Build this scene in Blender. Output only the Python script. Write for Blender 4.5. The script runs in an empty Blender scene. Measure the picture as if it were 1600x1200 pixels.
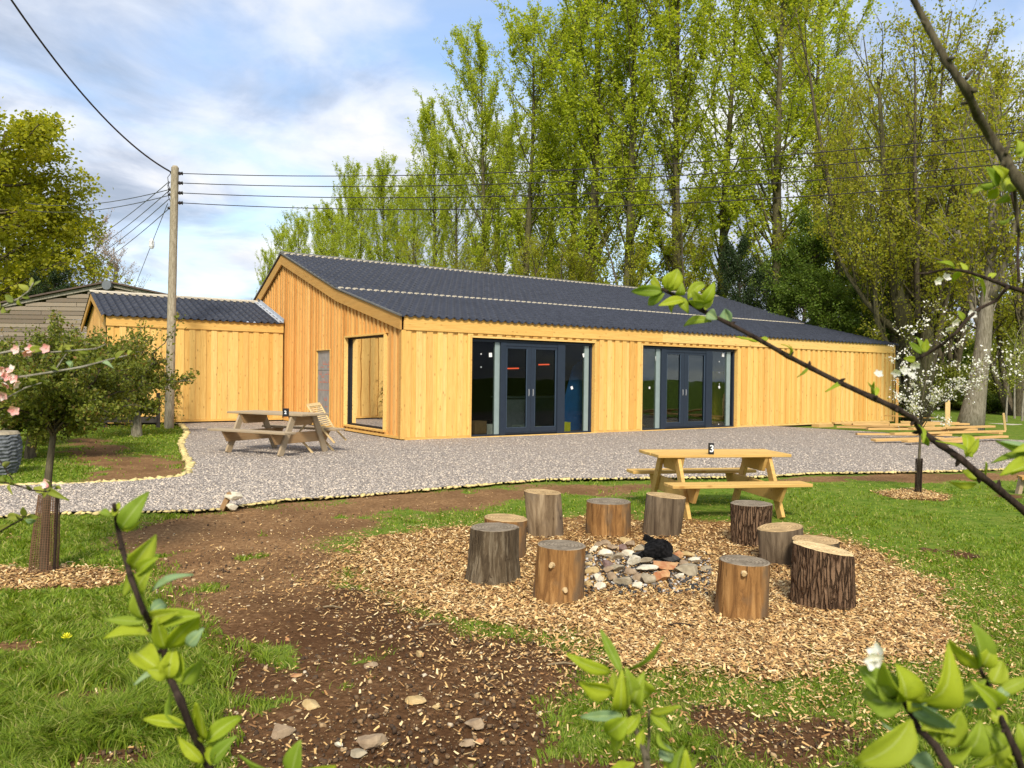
import bpy, math, random
import numpy as np
from mathutils import Vector, Matrix
D = bpy.data
S = bpy.context.scene
COL = S.collection
R = math.radians

# ------------------------------------------------------------------ camera
F = 1218.7457
CAM = np.array([-7.8773, -16.0486, 1.5])
YAW, PITCH, ROLL = .5948, -.009, -.012
FW = np.array([math.sin(YAW) * math.cos(PITCH), math.cos(YAW) * math.cos(PITCH), math.sin(PITCH)])
_r = np.array([math.cos(YAW), -math.sin(YAW), 0.0]); _u = np.cross(_r, FW)
RT = math.cos(ROLL) * _r - math.sin(ROLL) * _u
UP = math.sin(ROLL) * _r + math.cos(ROLL) * _u
cd = D.cameras.new('camera'); cam = D.objects.new('camera', cd); COL.objects.link(cam)
cd.sensor_width = 36; cd.lens = F / 1600 * 36; cd.clip_start = .05; cd.clip_end = 2000
cd.dof.use_dof = True; cd.dof.focus_distance = 13; cd.dof.aperture_fstop = 8.5
m = Matrix(((RT[0], UP[0], -FW[0], CAM[0]), (RT[1], UP[1], -FW[1], CAM[1]), (RT[2], UP[2], -FW[2], CAM[2]), (0, 0, 0, 1)))
cam.matrix_world = m
S.camera = cam
S.view_settings.view_transform = 'Standard'; S.view_settings.look = 'None'
S.view_settings.exposure = 0.78; S.view_settings.gamma = 1
S.cycles.max_bounces = 6; S.cycles.transparent_max_bounces = 12
S.cycles.diffuse_bounces = 3; S.cycles.glossy_bounces = 3
S.cycles.use_adaptive_sampling = True

# ------------------------------------------------------------------ sky and sun
SUN_AZ = (-0.56, -0.83)      # horizontal direction towards the sun
SUN_EL = 42
w = D.worlds.new('World'); S.world = w; w.use_nodes = True
nt = w.node_tree; nt.nodes.clear()
def N(t, ty, **k):
    n = t.nodes.new(ty)
    for a, b in k.items():
        if a in n.inputs.keys() if isinstance(a, str) else False: n.inputs[a].default_value = b
        else: setattr(n, a, b)
    return n
out = N(nt, 'ShaderNodeOutputWorld')
sky = N(nt, 'ShaderNodeTexSky', sky_type='NISHITA', sun_disc=False, sun_elevation=R(SUN_EL),
        sun_rotation=math.atan2(SUN_AZ[0], SUN_AZ[1]), air_density=1.0, dust_density=1.0, ozone_density=1.5)
bg1 = N(nt, 'ShaderNodeBackground'); bg1.inputs[1].default_value = .15
nt.links.new(sky.outputs[0], bg1.inputs[0])
bg2 = N(nt, 'ShaderNodeBackground'); bg2.inputs[1].default_value = .58
tc = N(nt, 'ShaderNodeTexCoord')
sep = N(nt, 'ShaderNodeSeparateXYZ'); nt.links.new(tc.outputs['Generated'], sep.inputs[0])
add = N(nt, 'ShaderNodeMath', operation='ADD'); nt.links.new(sep.outputs[2], add.inputs[0]); add.inputs[1].default_value = .22
dvx = N(nt, 'ShaderNodeMath', operation='DIVIDE'); nt.links.new(sep.outputs[0], dvx.inputs[0]); nt.links.new(add.outputs[0], dvx.inputs[1])
dvy = N(nt, 'ShaderNodeMath', operation='DIVIDE'); nt.links.new(sep.outputs[1], dvy.inputs[0]); nt.links.new(add.outputs[0], dvy.inputs[1])
cmb = N(nt, 'ShaderNodeCombineXYZ'); nt.links.new(dvx.outputs[0], cmb.inputs[0]); nt.links.new(dvy.outputs[0], cmb.inputs[1])
n1 = N(nt, 'ShaderNodeTexNoise'); n1.inputs['Scale'].default_value = 1.25; n1.inputs['Detail'].default_value = 9; n1.inputs['Roughness'].default_value = .52; n1.inputs['Distortion'].default_value = .25
n2 = N(nt, 'ShaderNodeTexNoise'); n2.inputs['Scale'].default_value = 2.6; n2.inputs['Detail'].default_value = 10; n2.inputs['Roughness'].default_value = .57; n2.inputs['Distortion'].default_value = .4
nt.links.new(cmb.outputs[0], n1.inputs['Vector'])
mp = N(nt, 'ShaderNodeMapping'); mp.inputs['Location'].default_value = (3.3, 7.1, 1.0); nt.links.new(cmb.outputs[0], mp.inputs[0]); nt.links.new(mp.outputs[0], n2.inputs['Vector'])
def ramp(t, stops, inp=None, interp='LINEAR'):
    r = t.nodes.new('ShaderNodeValToRGB'); cr = r.color_ramp; cr.interpolation = interp
    while len(cr.elements) < len(stops): cr.elements.new(.5)
    for e, (p, c) in zip(cr.elements, stops):
        e.position = p; e.color = (c, c, c, 1) if not isinstance(c, (tuple, list)) else (*c[:3], 1)
    if inp is not None: t.links.new(inp, r.inputs[0])
    return r
rm = ramp(nt, [(.36, .15), (.46, .75), (.54, 1.0)], n1.outputs[0])
rc = ramp(nt, [(.36, (.46, .54, .68)), (.46, (.64, .71, .85)), (.54, (.84, .89, .99)), (.64, (1.04, 1.04, 1.02))], n2.outputs[0])
nt.links.new(rc.outputs[0], bg2.inputs[0])
mx = N(nt, 'ShaderNodeMixShader'); nt.links.new(rm.outputs[0], mx.inputs[0]); nt.links.new(bg1.outputs[0], mx.inputs[1]); nt.links.new(bg2.outputs[0], mx.inputs[2])
nt.links.new(mx.outputs[0], out.inputs[0])
sl = D.lights.new('sun', 'SUN'); sl.energy = 2.9; sl.angle = R(12); sl.color = (1, .93, .80)
so = D.objects.new('sun', sl); COL.objects.link(so)
e = R(SUN_EL); hz = math.hypot(*SUN_AZ)
sd = Vector((SUN_AZ[0] / hz * math.cos(e), SUN_AZ[1] / hz * math.cos(e), math.sin(e)))
so.rotation_euler = sd.to_track_quat('Z', 'Y').to_euler(); so.location = (-20, -30, 30)

# ------------------------------------------------------------------ geometry of the view, for measuring places on the ground
def ray(u, v): return FW + (u - 800) / F * RT - (v - 600) / F * UP
def G(u, v, z=0.0):
    d = ray(u, v); return CAM + d * (z - CAM[2]) / d[2]
def PY(u, v, y):
    d = ray(u, v); return CAM + d * (y - CAM[1]) / d[1]
def PX(u, v, x):
    d = ray(u, v); return CAM + d * (x - CAM[0]) / d[0]
def AT(u, v, dep): return CAM + ray(u, v) * dep
def UD(u, dep):
    p = CAM + ray(u, 600) * dep; return (p[0], p[1], 0.0)

# ------------------------------------------------------------------ helpers
def tag(o, label=None, cat=None, group=None, kind=None):
    if label: o['label'] = label
    if cat: o['category'] = cat
    if group: o['group'] = group
    if kind: o['kind'] = kind
    return o
def thing(name, label, cat, loc=(0, 0, 0), rz=0, group=None, scale=1):
    o = D.objects.new(name, None); COL.objects.link(o); o.location = loc; o.rotation_euler = (0, 0, rz)
    o.scale = (scale,) * 3; o.empty_display_size = .1
    return tag(o, label, cat, group)
def mesh_np(name, v, f, mat=None, smooth=False, loops=None):
    """v (n,3), f (m,k) arrays"""
    me = D.meshes.new(name); v = np.asarray(v, np.float32); f = np.asarray(f, np.int32)
    me.vertices.add(len(v)); me.vertices.foreach_set('co', v.ravel())
    k = f.shape[1]
    me.loops.add(f.size); me.loops.foreach_set('vertex_index', f.ravel())
    me.polygons.add(len(f)); me.polygons.foreach_set('loop_start', np.arange(len(f), dtype=np.int32) * k)
    if smooth: me.polygons.foreach_set('use_smooth', np.ones(len(f), bool))
    me.update(calc_edges=True)
    if mat: me.materials.append(mat)
    return me
def link(name, me, parent=None, loc=None):
    o = D.objects.new(name, me); COL.objects.link(o)
    if parent: o.parent = parent
    if loc is not None: o.location = loc
    return o
class MB:
    def __init__(s): s.v = []; s.f = []; s.mi = []
    def add(s, vs, fs, m=0):
        b = len(s.v); s.v += [tuple(map(float, p)) for p in vs]; s.f += [tuple(b + i for i in q) for q in fs]; s.mi += [m] * len(fs)
    def box(s, x0, y0, z0, x1, y1, z1, m=0):
        s.add([(x0, y0, z0), (x1, y0, z0), (x1, y1, z0), (x0, y1, z0), (x0, y0, z1), (x1, y0, z1), (x1, y1, z1), (x0, y1, z1)],
              [(0, 3, 2, 1), (4, 5, 6, 7), (0, 1, 5, 4), (1, 2, 6, 5), (2, 3, 7, 6), (3, 0, 4, 7)], m)
    def bar(s, a, b, w_, h_, up=(0, 0, 1), m=0):
        """rectangular bar a->b, w_ across, h_ along up"""
        a = np.array(a, float); b = np.array(b, float); d = b - a; d /= np.linalg.norm(d)
        up = np.array(up, float); x = np.cross(d, up); x /= np.linalg.norm(x); z = np.cross(x, d)
        p = []
        for c in (a, b):
            for sx, sz in ((-1, -1), (1, -1), (1, 1), (-1, 1)): p.append(c + x * w_ / 2 * sx + z * h_ / 2 * sz)
        s.add(p, [(0, 1, 2, 3), (7, 6, 5, 4), (0, 4, 5, 1), (1, 5, 6, 2), (2, 6, 7, 3), (3, 7, 4, 0)], m)
    def prism(s, poly, axis, a, b, m=0):
        """poly in the two other axes, extruded along axis (0,1,2) from a to b"""
        n = len(poly); vs = []
        for t in (a, b):
            for p in poly:
                q = [p[0], p[1]]; q.insert(axis, t); vs.append(q)
        fs = [tuple(range(n))[::-1], tuple(range(n, 2 * n))] + [(i, (i + 1) % n, n + (i + 1) % n, n + i) for i in range(n)]
        s.add(vs, fs, m)
    def tube(s, pts, rs, k=6, m=0, cap=True):
        pts = [np.array(p, float) for p in pts]; n = len(pts); base = len(s.v)
        if not hasattr(rs, '__len__'): rs = [rs] * n
        prev = None
        for i, p in enumerate(pts):
            t = pts[min(i + 1, n - 1)] - pts[max(i - 1, 0)]; t = t / (np.linalg.norm(t) + 1e-9)
            if prev is None:
                a = np.array((0, 0, 1.)) if abs(t[2]) < .9 else np.array((1., 0, 0)); x = np.cross(t, a)
            else: x = prev - t * (prev @ t)
            x /= np.linalg.norm(x) + 1e-9; prev = x; y = np.cross(t, x)
            for j in range(k):
                q = 2 * math.pi * j / k; s.v.append(tuple(p + (x * math.cos(q) + y * math.sin(q)) * rs[i]))
        for i in range(n - 1):
            for j in range(k):
                a = base + i * k + j; b = base + i * k + (j + 1) % k
                s.f.append((a, b, b + k, a + k)); s.mi.append(m)
        if cap:
            s.f.append(tuple(base + j for j in range(k))[::-1]); s.mi.append(m)
            s.f.append(tuple(base + (n - 1) * k + j for j in range(k))); s.mi.append(m)
    def build(s, name, mats, parent=None, local=False, smooth=False, bevel=0, loc=None):
        me = D.meshes.new(name); v = s.v
        off = None
        if parent is not None and not local:
            q = parent; off = np.zeros(3)
            while q is not None: off += np.array(q.location); q = q.parent
        elif loc is not None: off = np.array(loc, float)
        if off is not None: v = [(p[0] - off[0], p[1] - off[1], p[2] - off[2]) for p in v]
        me.from_pydata(v, [], s.f)
        for mm in (mats if isinstance(mats, (list, tuple)) else [mats]): me.materials.append(mm)
        if isinstance(mats, (list, tuple)): me.polygons.foreach_set('material_index', s.mi)
        if smooth: me.polygons.foreach_set('use_smooth', [True] * len(s.f))
        me.update()
        o = link(name, me, parent, loc if parent is None else None)
        if bevel:
            b = o.modifiers.new('bevel', 'BEVEL'); b.width = bevel; b.segments = 1; b.limit_method = 'ANGLE'
        return o
def dup(o, loc=None, rz=None, parent=None, scale=None):
    c = o.copy(); COL.objects.link(c)
    if parent is not None: c.parent = parent
    if loc is not None: c.location = loc
    if rz is not None: c.rotation_euler = (0, 0, rz)
    if scale is not None: c.scale = scale if hasattr(scale, '__len__') else (scale,) * 3
    for ch in [x for x in D.objects if x.parent == o]: dup(ch, parent=c)
    return c

# value noise for placing
_rs = np.random.RandomState(5); _tab = _rs.rand(256, 256)
def vnoise(x, y, sc):
    x = np.asarray(x) * sc; y = np.asarray(y) * sc
    xi = np.floor(x).astype(int); yi = np.floor(y).astype(int); fx = x - xi; fy = y - yi
    fx = fx * fx * (3 - 2 * fx); fy = fy * fy * (3 - 2 * fy)
    a = _tab[xi % 256, yi % 256]; b = _tab[(xi + 1) % 256, yi % 256]; c = _tab[xi % 256, (yi + 1) % 256]; d = _tab[(xi + 1) % 256, (yi + 1) % 256]
    return (a * (1 - fx) + b * fx) * (1 - fy) + (c * (1 - fx) + d * fx) * fy
def fnoise(x, y, sc): return (vnoise(x, y, sc) + .5 * vnoise(x + 9.1, y, sc * 2.1) + .25 * vnoise(x, y + 5.2, sc * 4.3)) / 1.75
def sdist(x, y, poly):
    """signed distance to polygon, positive inside"""
    P = np.array(poly)[:, :2]; n = len(P); dm = np.full(x.shape, 1e9); ins = np.zeros(x.shape, bool)
    for i in range(n):
        a = P[i]; b = P[(i + 1) % n]; e_ = b - a; wx = x - a[0]; wy = y - a[1]
        t = np.clip((wx * e_[0] + wy * e_[1]) / (e_ @ e_ + 1e-12), 0, 1)
        dm = np.minimum(dm, (wx - e_[0] * t) ** 2 + (wy - e_[1] * t) ** 2)
        c = ((a[1] > y) != (b[1] > y)) & (x < (b[0] - a[0]) * (y - a[1]) / (b[1] - a[1] + 1e-12) + a[0]); ins ^= c
    return np.where(ins, 1, -1) * np.sqrt(dm)
def gp(pts): return [G(u, v)[:2] for u, v in pts]

# ------------------------------------------------------------------ materials
def newmat(name):
    m_ = D.materials.new(name); m_.use_nodes = True; t = m_.node_tree
    b = t.nodes['Principled BSDF']; return m_, t, b
def mixc(t, fac, a, b, mode='MIX'):
    n = t.nodes.new('ShaderNodeMix'); n.data_type = 'RGBA'; n.blend_type = mode
    for i, x in ((0, fac), (6, a), (7, b)):
        if isinstance(x, bpy.types.NodeSocket): t.links.new(x, n.inputs[i])
        elif i == 0: n.inputs[0].default_value = x
        else: n.inputs[i].default_value = (*x[:3], 1)
    return n.outputs[2]
def mth(t, op, a, b=None, clamp=False):
    n = t.nodes.new('ShaderNodeMath'); n.operation = op; n.use_clamp = clamp
    for i, x in ((0, a), (1, b)):
        if x is None: continue
        if isinstance(x, bpy.types.NodeSocket): t.links.new(x, n.inputs[i])
        else: n.inputs[i].default_value = x
    return n.outputs[0]
def coords(t, scale=(1, 1, 1), loc=(0, 0, 0), src='Object'):
    tc_ = t.nodes.new('ShaderNodeTexCoord'); mp_ = t.nodes.new('ShaderNodeMapping')
    mp_.inputs['Scale'].default_value = scale; mp_.inputs['Location'].default_value = loc
    t.links.new(tc_.outputs[src], mp_.inputs[0]); return mp_.outputs[0]
def noise(t, vec, sc, det=4, ro=.55, dist=0):
    n = t.nodes.new('ShaderNodeTexNoise'); n.inputs['Scale'].default_value = sc; n.inputs['Detail'].default_value = det
    n.inputs['Roughness'].default_value = ro; n.inputs['Distortion'].default_value = dist
    if vec is not None: t.links.new(vec, n.inputs['Vector'])
    return n.outputs[0]
def voro(t, vec, sc, feat='F1', out_='Distance', rnd=1):
    n = t.nodes.new('ShaderNodeTexVoronoi'); n.feature = feat; n.inputs['Scale'].default_value = sc; n.inputs['Randomness'].default_value = rnd
    if vec is not None: t.links.new(vec, n.inputs['Vector'])
    return n.outputs[out_]
def island(t):
    return t.nodes.new('ShaderNodeNewGeometry').outputs['Random Per Island']
def bump(t, b, h, st=.3, dist=.02):
    n = t.nodes.new('ShaderNodeBump'); n.inputs['Strength'].default_value = st; n.inputs['Distance'].default_value = dist
    t.links.new(h, n.inputs['Height']); t.links.new(n.outputs[0], b.inputs['Normal'])
def plain(name, c, rough=.6, metal=0, var=.15, sc=8, spec=.3):
    m_, t, b = newmat(name); n = noise(t, coords(t), sc)
    lo = tuple(x * (1 - var) for x in c); hi = tuple(min(1, x * (1 + var)) for x in c)
    t.links.new(ramp(t, [(.3, lo), (.7, hi)], n).outputs[0], b.inputs['Base Color'])
    b.inputs['Roughness'].default_value = rough; b.inputs['Metallic'].default_value = metal
    b.inputs['Specular IOR Level'].default_value = spec
    return m_
def wood(name, cols, axis='Z', grain=1.0, knots=.6, rough=.75, weather=None, dirt=None, gscale=1.0):
    """boards: tone per board, grain along axis, knots"""
    m_, t, b = newmat(name)
    st = {'X': (.06, 1, 1), 'Y': (1, .06, 1), 'Z': (1, 1, .06)}[axis]
    isl = island(t)
    off = t.nodes.new('ShaderNodeCombineXYZ'); t.links.new(mth(t, 'MULTIPLY', isl, 37.0), off.inputs[0]); t.links.new(mth(t, 'MULTIPLY', isl, 91.0), off.inputs[2]); t.links.new(mth(t, 'MULTIPLY', isl, 53.0), off.inputs[1])
    tc_ = t.nodes.new('ShaderNodeTexCoord'); va = t.nodes.new('ShaderNodeVectorMath'); va.operation = 'ADD'
    t.links.new(tc_.outputs['Object'], va.inputs[0]); t.links.new(off.outputs[0], va.inputs[1])
    mp_ = t.nodes.new('ShaderNodeMapping'); mp_.inputs['Scale'].default_value = st; t.links.new(va.outputs[0], mp_.inputs[0])
    g = noise(t, mp_.outputs[0], 38 * gscale, 4, .6, .6)
    base = ramp(t, [(0, cols[0]), (.35, cols[1]), (.7, cols[2]), (1, cols[3] if len(cols) > 3 else cols[1])], isl).outputs[0]
    dark = mixc(t, 1.0, base, (.72, .60, .45), 'MULTIPLY')
    gr = ramp(t, [(.38, 0.0), (.62, 1.0)], g).outputs[0]
    c = mixc(t, mth(t, 'MULTIPLY', gr, .5 * grain), base, dark)
    big = noise(t, mp_.outputs[0], 5, 3)
    c = mixc(t, mth(t, 'MULTIPLY', ramp(t, [(.4, 0.), (.7, 1.)], big).outputs[0], .35), c, mixc(t, 1.0, base, (1.12, .98, .8), 'MULTIPLY'))
    if knots:
        st2 = {'X': (.45, 1, 1), 'Y': (1, .45, 1), 'Z': (1, 1, .45)}[axis]
        mp2 = t.nodes.new('ShaderNodeMapping'); mp2.inputs['Scale'].default_value = st2; t.links.new(va.outputs[0], mp2.inputs[0])
        k = voro(t, mp2.outputs[0], 8.5 * gscale)
        kk = ramp(t, [(.07, 1.), (.19, 0.)], k).outputs[0]
        c = mixc(t, mth(t, 'MULTIPLY', kk, knots), c, (.30, .12, .025))
    if weather: c = mixc(t, ramp(t, [(.35, 0.), (.65, .85)], noise(t, coords(t), 3, 5)).outputs[0], c, weather)
    if dirt:
        c = mixc(t, ramp(t, [(.5, 0.), (.75, .7)], noise(t, coords(t), 4, 5)).outputs[0], c, dirt)
    t.links.new(c, b.inputs['Base Color']); b.inputs['Roughness'].default_value = rough; b.inputs['Specular IOR Level'].default_value = .25
    bump(t, b, g, .25, .004)
    return m_
CLAD = [(.70, .43, .125), (.80, .53, .17), (.66, .38, .10), (.82, .57, .21)]
M = {}
for ax in 'XYZ': M['clad' + ax] = wood('larch cladding along ' + ax, CLAD, ax)
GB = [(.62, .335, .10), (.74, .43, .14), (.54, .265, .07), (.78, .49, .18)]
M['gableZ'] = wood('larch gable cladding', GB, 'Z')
M['barge'] = wood('barge board timber', [(.50, .29, .085), (.56, .33, .10), (.46, .255, .07)], 'Y', knots=.3)
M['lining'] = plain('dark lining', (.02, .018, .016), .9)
def leafmat(name, cols, trans=.35, rough=.55, gloss=.25):
    m_ = D.materials.new(name); m_.use_nodes = True; t = m_.node_tree; b = t.nodes['Principled BSDF']; o = t.nodes['Material Output']
    isl = island(t); n = len(cols)
    c = ramp(t, [(i / (n - 1), k) for i, k in enumerate(cols)], isl).outputs[0]
    t.links.new(c, b.inputs['Base Color']); b.inputs['Roughness'].default_value = rough; b.inputs['Specular IOR Level'].default_value = gloss
    tr = t.nodes.new('ShaderNodeBsdfTranslucent'); t.links.new(mixc(t, 1., c, (1.25, 1.2, .5), 'MULTIPLY'), tr.inputs[0])
    mxs = t.nodes.new('ShaderNodeMixShader'); mxs.inputs[0].default_value = trans
    t.links.new(b.outputs[0], mxs.inputs[1]); t.links.new(tr.outputs[0], mxs.inputs[2]); t.links.new(mxs.outputs[0], o.inputs[0])
    return m_
M['poplar'] = leafmat('poplar leaves', [(.30, .38, .026), (.44, .51, .040), (.56, .60, .065), (.27, .35, .032)], .58)
M['maple'] = leafmat('budding maple leaves', [(.31, .31, .024), (.44, .42, .038), (.26, .32, .026), (.52, .47, .06)], .58)
M['lush'] = leafmat('fresh green leaves', [(.07, .125, .012), (.12, .19, .018), (.17, .23, .028), (.06, .10, .01)])
M['ivy'] = leafmat('ivy leaves', [(.012, .025, .006), (.02, .042, .009), (.035, .06, .012), (.012, .022, .006)], .1)
M['hedge'] = leafmat('hedge leaves', [(.18, .22, .025), (.27, .31, .035), (.34, .35, .05), (.13, .18, .02)])
M['lime'] = leafmat('yellow green leaves', [(.32, .34, .02), (.46, .44, .03), (.22, .26, .018), (.56, .52, .05)], .55)
M['thorn'] = leafmat('hawthorn leaves', [(.08, .11, .014), (.15, .185, .02), (.25, .26, .035), (.045, .065, .01)])
M['bronze'] = leafmat('bronze tip leaves', [(.22, .12, .03), (.16, .13, .03), (.20, .17, .035)])
M['fore'] = leafmat('plum leaves', [(.32, .42, .025), (.46, .52, .035), (.20, .32, .035), (.50, .55, .05)], .52, .45, .4)
M['forepale'] = leafmat('pale leaf undersides', [(.28, .38, .20), (.22, .34, .16), (.34, .42, .22)], .35, .6)
for k_ in ('fore', 'forepale'):
    t = M[k_].node_tree; b = t.nodes['Principled BSDF']; src = b.inputs['Base Color'].links[0].from_socket
    at_ = t.nodes.new('ShaderNodeAttribute'); at_.attribute_name = 'rib'
    c = mixc(t, mth(t, 'MULTIPLY', ramp(t, [(.78, 0.), (.97, 1.)], at_.outputs['Fac']).outputs[0], .55), src, (.62, .68, .25))
    c = mixc(t, ramp(t, [(.55, 0.), (.75, .5)], noise(t, coords(t), 60, 4)).outputs[0], c, (.16, .22, .02)); t.links.new(c, b.inputs['Base Color']); b.inputs['Roughness'].default_value = .6; b.inputs['Specular IOR Level'].default_value = .22
M['blossom'] = leafmat('white blossom', [(.80, .78, .74), (.9, .88, .86), (.75, .70, .68)], .3)
M['pink'] = leafmat('pink blossom', [(.75, .30, .30), (.85, .55, .52), (.88, .78, .74), (.62, .16, .18)], .3)
M['pinktwig'] = leafmat('pinkish buds', [(.42, .30, .24), (.50, .38, .30), (.36, .25, .2)], .2)
M['grass'] = leafmat('grass blades', [(.12, .21, .016), (.20, .30, .022), (.30, .38, .036), (.10, .17, .014), (.24, .33, .03), (.50, .45, .16)], .45)
def bark(name, a, b_, sc=6, st=.6):
    m_, t, b = newmat(name); v = coords(t, (1, 1, .18)); n = noise(t, v, sc * 4, 6, .65, .5)
    t.links.new(ramp(t, [(.35, a), (.65, b_)], n).outputs[0], b.inputs['Base Color']); b.inputs['Roughness'].default_value = .95
    b.inputs['Specular IOR Level'].default_value = .1; bump(t, b, n, st, .03); return m_
M['bark'] = bark('grey brown bark', (.05, .040, .025), (.15, .125, .08))
M['barkmoss'] = bark('mossy bark', (.045, .04, .02), (.14, .125, .06))
M['barkmid'] = bark('grey tan bark', (.11, .095, .06), (.26, .23, .17))
M['barkdark'] = bark('dark twig bark', (.018, .012, .009), (.055, .038, .028), 20, .3)
M['barkpale'] = bark('pale grey bark', (.17, .15, .11), (.34, .31, .25))
M['barklight'] = bark('twig bark', (.14, .105, .06), (.26, .20, .12), 10, .3)
M['polewood'] = bark('weathered pole timber', (.22, .18, .12), (.42, .36, .26), 8, .3)
M['black'] = plain('black plastic', (.012, .012, .014), .5)
M['white'] = plain('white paint', (.75, .75, .73), .5)

# ------------------------------------------------------------------ ground
soil_poly = gp([(345, 800), (470, 785), (600, 772), (760, 762), (900, 756), (1010, 757), (1005, 768), (900, 772), (840, 778), (740, 786), (640, 800), (600, 822), (520, 840),
                (545, 905), (640, 955), (740, 990), (840, 1000), (930, 1040), (905, 1075), (860, 1110), (850, 1190), (1130, 1195), (1130, 1290), (345, 1290), (345, 1100), (310, 1000), (262, 930), (222, 880), (205, 840), (235, 810)])
soil2 = gp([(100, 690), (140, 680), (190, 695), (230, 712), (285, 708), (292, 735), (255, 748), (180, 752), (125, 755), (135, 725)])
soil3 = gp([(1280, 743), (1420, 741), (1600, 738), (1640, 748), (1500, 753), (1300, 752), (1210, 752)])
soil_small = [((1300, 1150), .20), ((1130, 1125), .16), ((1220, 1160), .25), ((75, 1102), .15), ((160, 1092), .15), ((8, 1015), .15), ((0, 1042), .15), ((140, 1197), .13), ((190, 1192), .14), ((1450, 858), .10), ((1500, 865), .15), ((1580, 775), .2), ((1180, 855), .12), ((20, 838), .1)]
chip_poly = gp([(520, 880), (560, 838), (640, 822), (740, 818), (820, 812), (940, 806), (1060, 806), (1150, 815), (1260, 828), (1370, 862), (1460, 905), (1505, 960), (1500, 1005), (1420, 1030), (1300, 1040), (1230, 1055), (1120, 1052), (1010, 1040), (900, 1015), (820, 985), (720, 965), (620, 935), (545, 910)])
chip2 = gp([(-60, 895), (20, 884), (100, 878), (180, 885), (215, 897), (195, 912), (110, 922), (0, 925), (-60, 925)])
chip3 = gp([(1368, 768), (1430, 763), (1478, 774), (1470, 781), (1400, 779)])
near_poly = gp([(850, 1030), (940, 1050), (1010, 1060), (1060, 1120), (1050, 1150), (900, 1160), (820, 1130)])
def masks(x, y):
    """soil, chips: 0..1 amounts"""
    nearf = np.clip((np.hypot(x - CAM[0], y - CAM[1]) - 2) / 7, .16, 1)
    wob = ((fnoise(x, y, 1.6) - .5) * .9 + (fnoise(x + 40, y, 6) - .5) * .35) * nearf + (fnoise(x, y + 9, 9) - .5) * .12
    s = np.clip((sdist(x, y, soil_poly) + wob) / (.10 + .5 * nearf) + .5, 0, 1)
    s = np.maximum(s, np.clip((sdist(x, y, soil2) + wob * 1.4) / .5 + .5, 0, 1) * .95)
    s = np.maximum(s, np.clip((sdist(x, y, soil3) + wob * .5) / .3 + .5, 0, 1))
    for (u, v), r_ in soil_small:
        c_ = G(u, v); dd = r_ - np.hypot(x - c_[0], y - c_[1]); s = np.maximum(s, np.clip((dd + wob * r_ * .9) / (r_ * .8) + .5, 0, 1) * .92)
    # grass tufts inside the soil
    tuft = fnoise(x - 17, y + 3, 2.3)
    s = s * np.clip(1 - (tuft - .72) / .10, 0, 1)
    nr_ = sdist(x, y, near_poly); s = np.where(nr_ > 0, s * (1 - np.clip(nr_ / .2, 0, 1) * np.clip((fnoise(x + 3, y - 8, 3.0) - .44) / .06, 0, 1)), s)
    wob2 = (fnoise(x + 11, y - 7, 2.0) - .5) * .7 + (fnoise(x + 40, y, 9) - .5) * .3
    c = np.clip((sdist(x, y, chip_poly) + wob2) / .45 + .5, 0, 1)
    c = np.maximum(c, np.clip((sdist(x, y, chip2) + wob2 * .7) / .25 + .5, 0, 1))
    c = np.maximum(c, np.clip((sdist(x, y, chip3) + wob2 * .3) / .2 + .5, 0, 1))
    return s, c
def axis_coords(lo, hi, step, far=450):
    mid = np.arange(lo, hi + 1e-6, step); a = []; d = step; p = lo
    while p > -far: d *= 1.25; p -= d; a.append(p)
    b = []; d = step; p = hi
    while p < far: d *= 1.25; p += d; b.append(p)
    return np.array(a[::-1] + list(mid) + b)
gx = axis_coords(-12, 9, .07); gy = axis_coords(-15.6, 3, .07)
X, Y = np.meshgrid(gx, gy, indexing='ij'); Z = (fnoise(X, Y, .8) - .5) * .05 + (fnoise(X, Y, 4) - .5) * .014 - .006
Z = np.where((np.abs(X) < 40) & (np.abs(Y) < 40), Z, -.02)
Z = np.where((X > -6) & (Y > -3) & (X < 22) & (Y < 14), -.03, Z)
nx, ny = X.shape; idx = np.arange(nx * ny).reshape(nx, ny)
fq = np.stack([idx[:-1, :-1], idx[1:, :-1], idx[1:, 1:], idx[:-1, 1:]], -1).reshape(-1, 4)
gm, t, b = newmat('lawn and soil')
me = mesh_np('ground', np.stack([X, Y, Z], -1).reshape(-1, 3), fq, gm, True)
sm, cm = masks(X.ravel(), Y.ravel())
for nm, arr in (('soil', sm), ('chips', cm)):
    a = me.attributes.new(nm, 'FLOAT', 'POINT'); a.data.foreach_set('value', arr.astype(np.float32))
ground = link('ground', me); tag(ground, 'lawn of green grass with worn brown soil around a ring of wood chips', kind='structure')
def attr(t, n):
    a = t.nodes.new('ShaderNodeAttribute'); a.attribute_name = n; return a.outputs['Fac']
co = coords(t)
nf = noise(t, co, 26, 6, .65); nb = noise(t, co, 1.3, 5, .6); nm_ = noise(t, co, 7, 5, .6)
grass_c = ramp(t, [(.3, (.065, .12, .013)), (.5, (.115, .18, .02)), (.7, (.19, .22, .04))], nm_).outputs[0]
grass_c = mixc(t, mth(t, 'MULTIPLY', ramp(t, [(.5, 0.), (.72, 1.)], nb).outputs[0], .55), grass_c, (.20, .20, .05))
soil_c = ramp(t, [(.25, (.085, .044, .020)), (.5, (.235, .130, .058)), (.75, (.42, .26, .13))], nf).outputs[0]
soil_c = mixc(t, ramp(t, [(.42, 0.), (.62, .75)], nb).outputs[0], soil_c, (.14, .074, .034))
fl = voro(t, co, 34); soil_c = mixc(t, ramp(t, [(.10, .7), (.17, 0.)], fl).outputs[0], soil_c, (.42, .29, .14))
chip_c = mixc(t, ramp(t, [(.25, 0.), (.5, 1.)], voro(t, co, 40, 'F1', 'Distance')).outputs[0], (.45, .27, .10), (.16, .08, .03))
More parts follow.
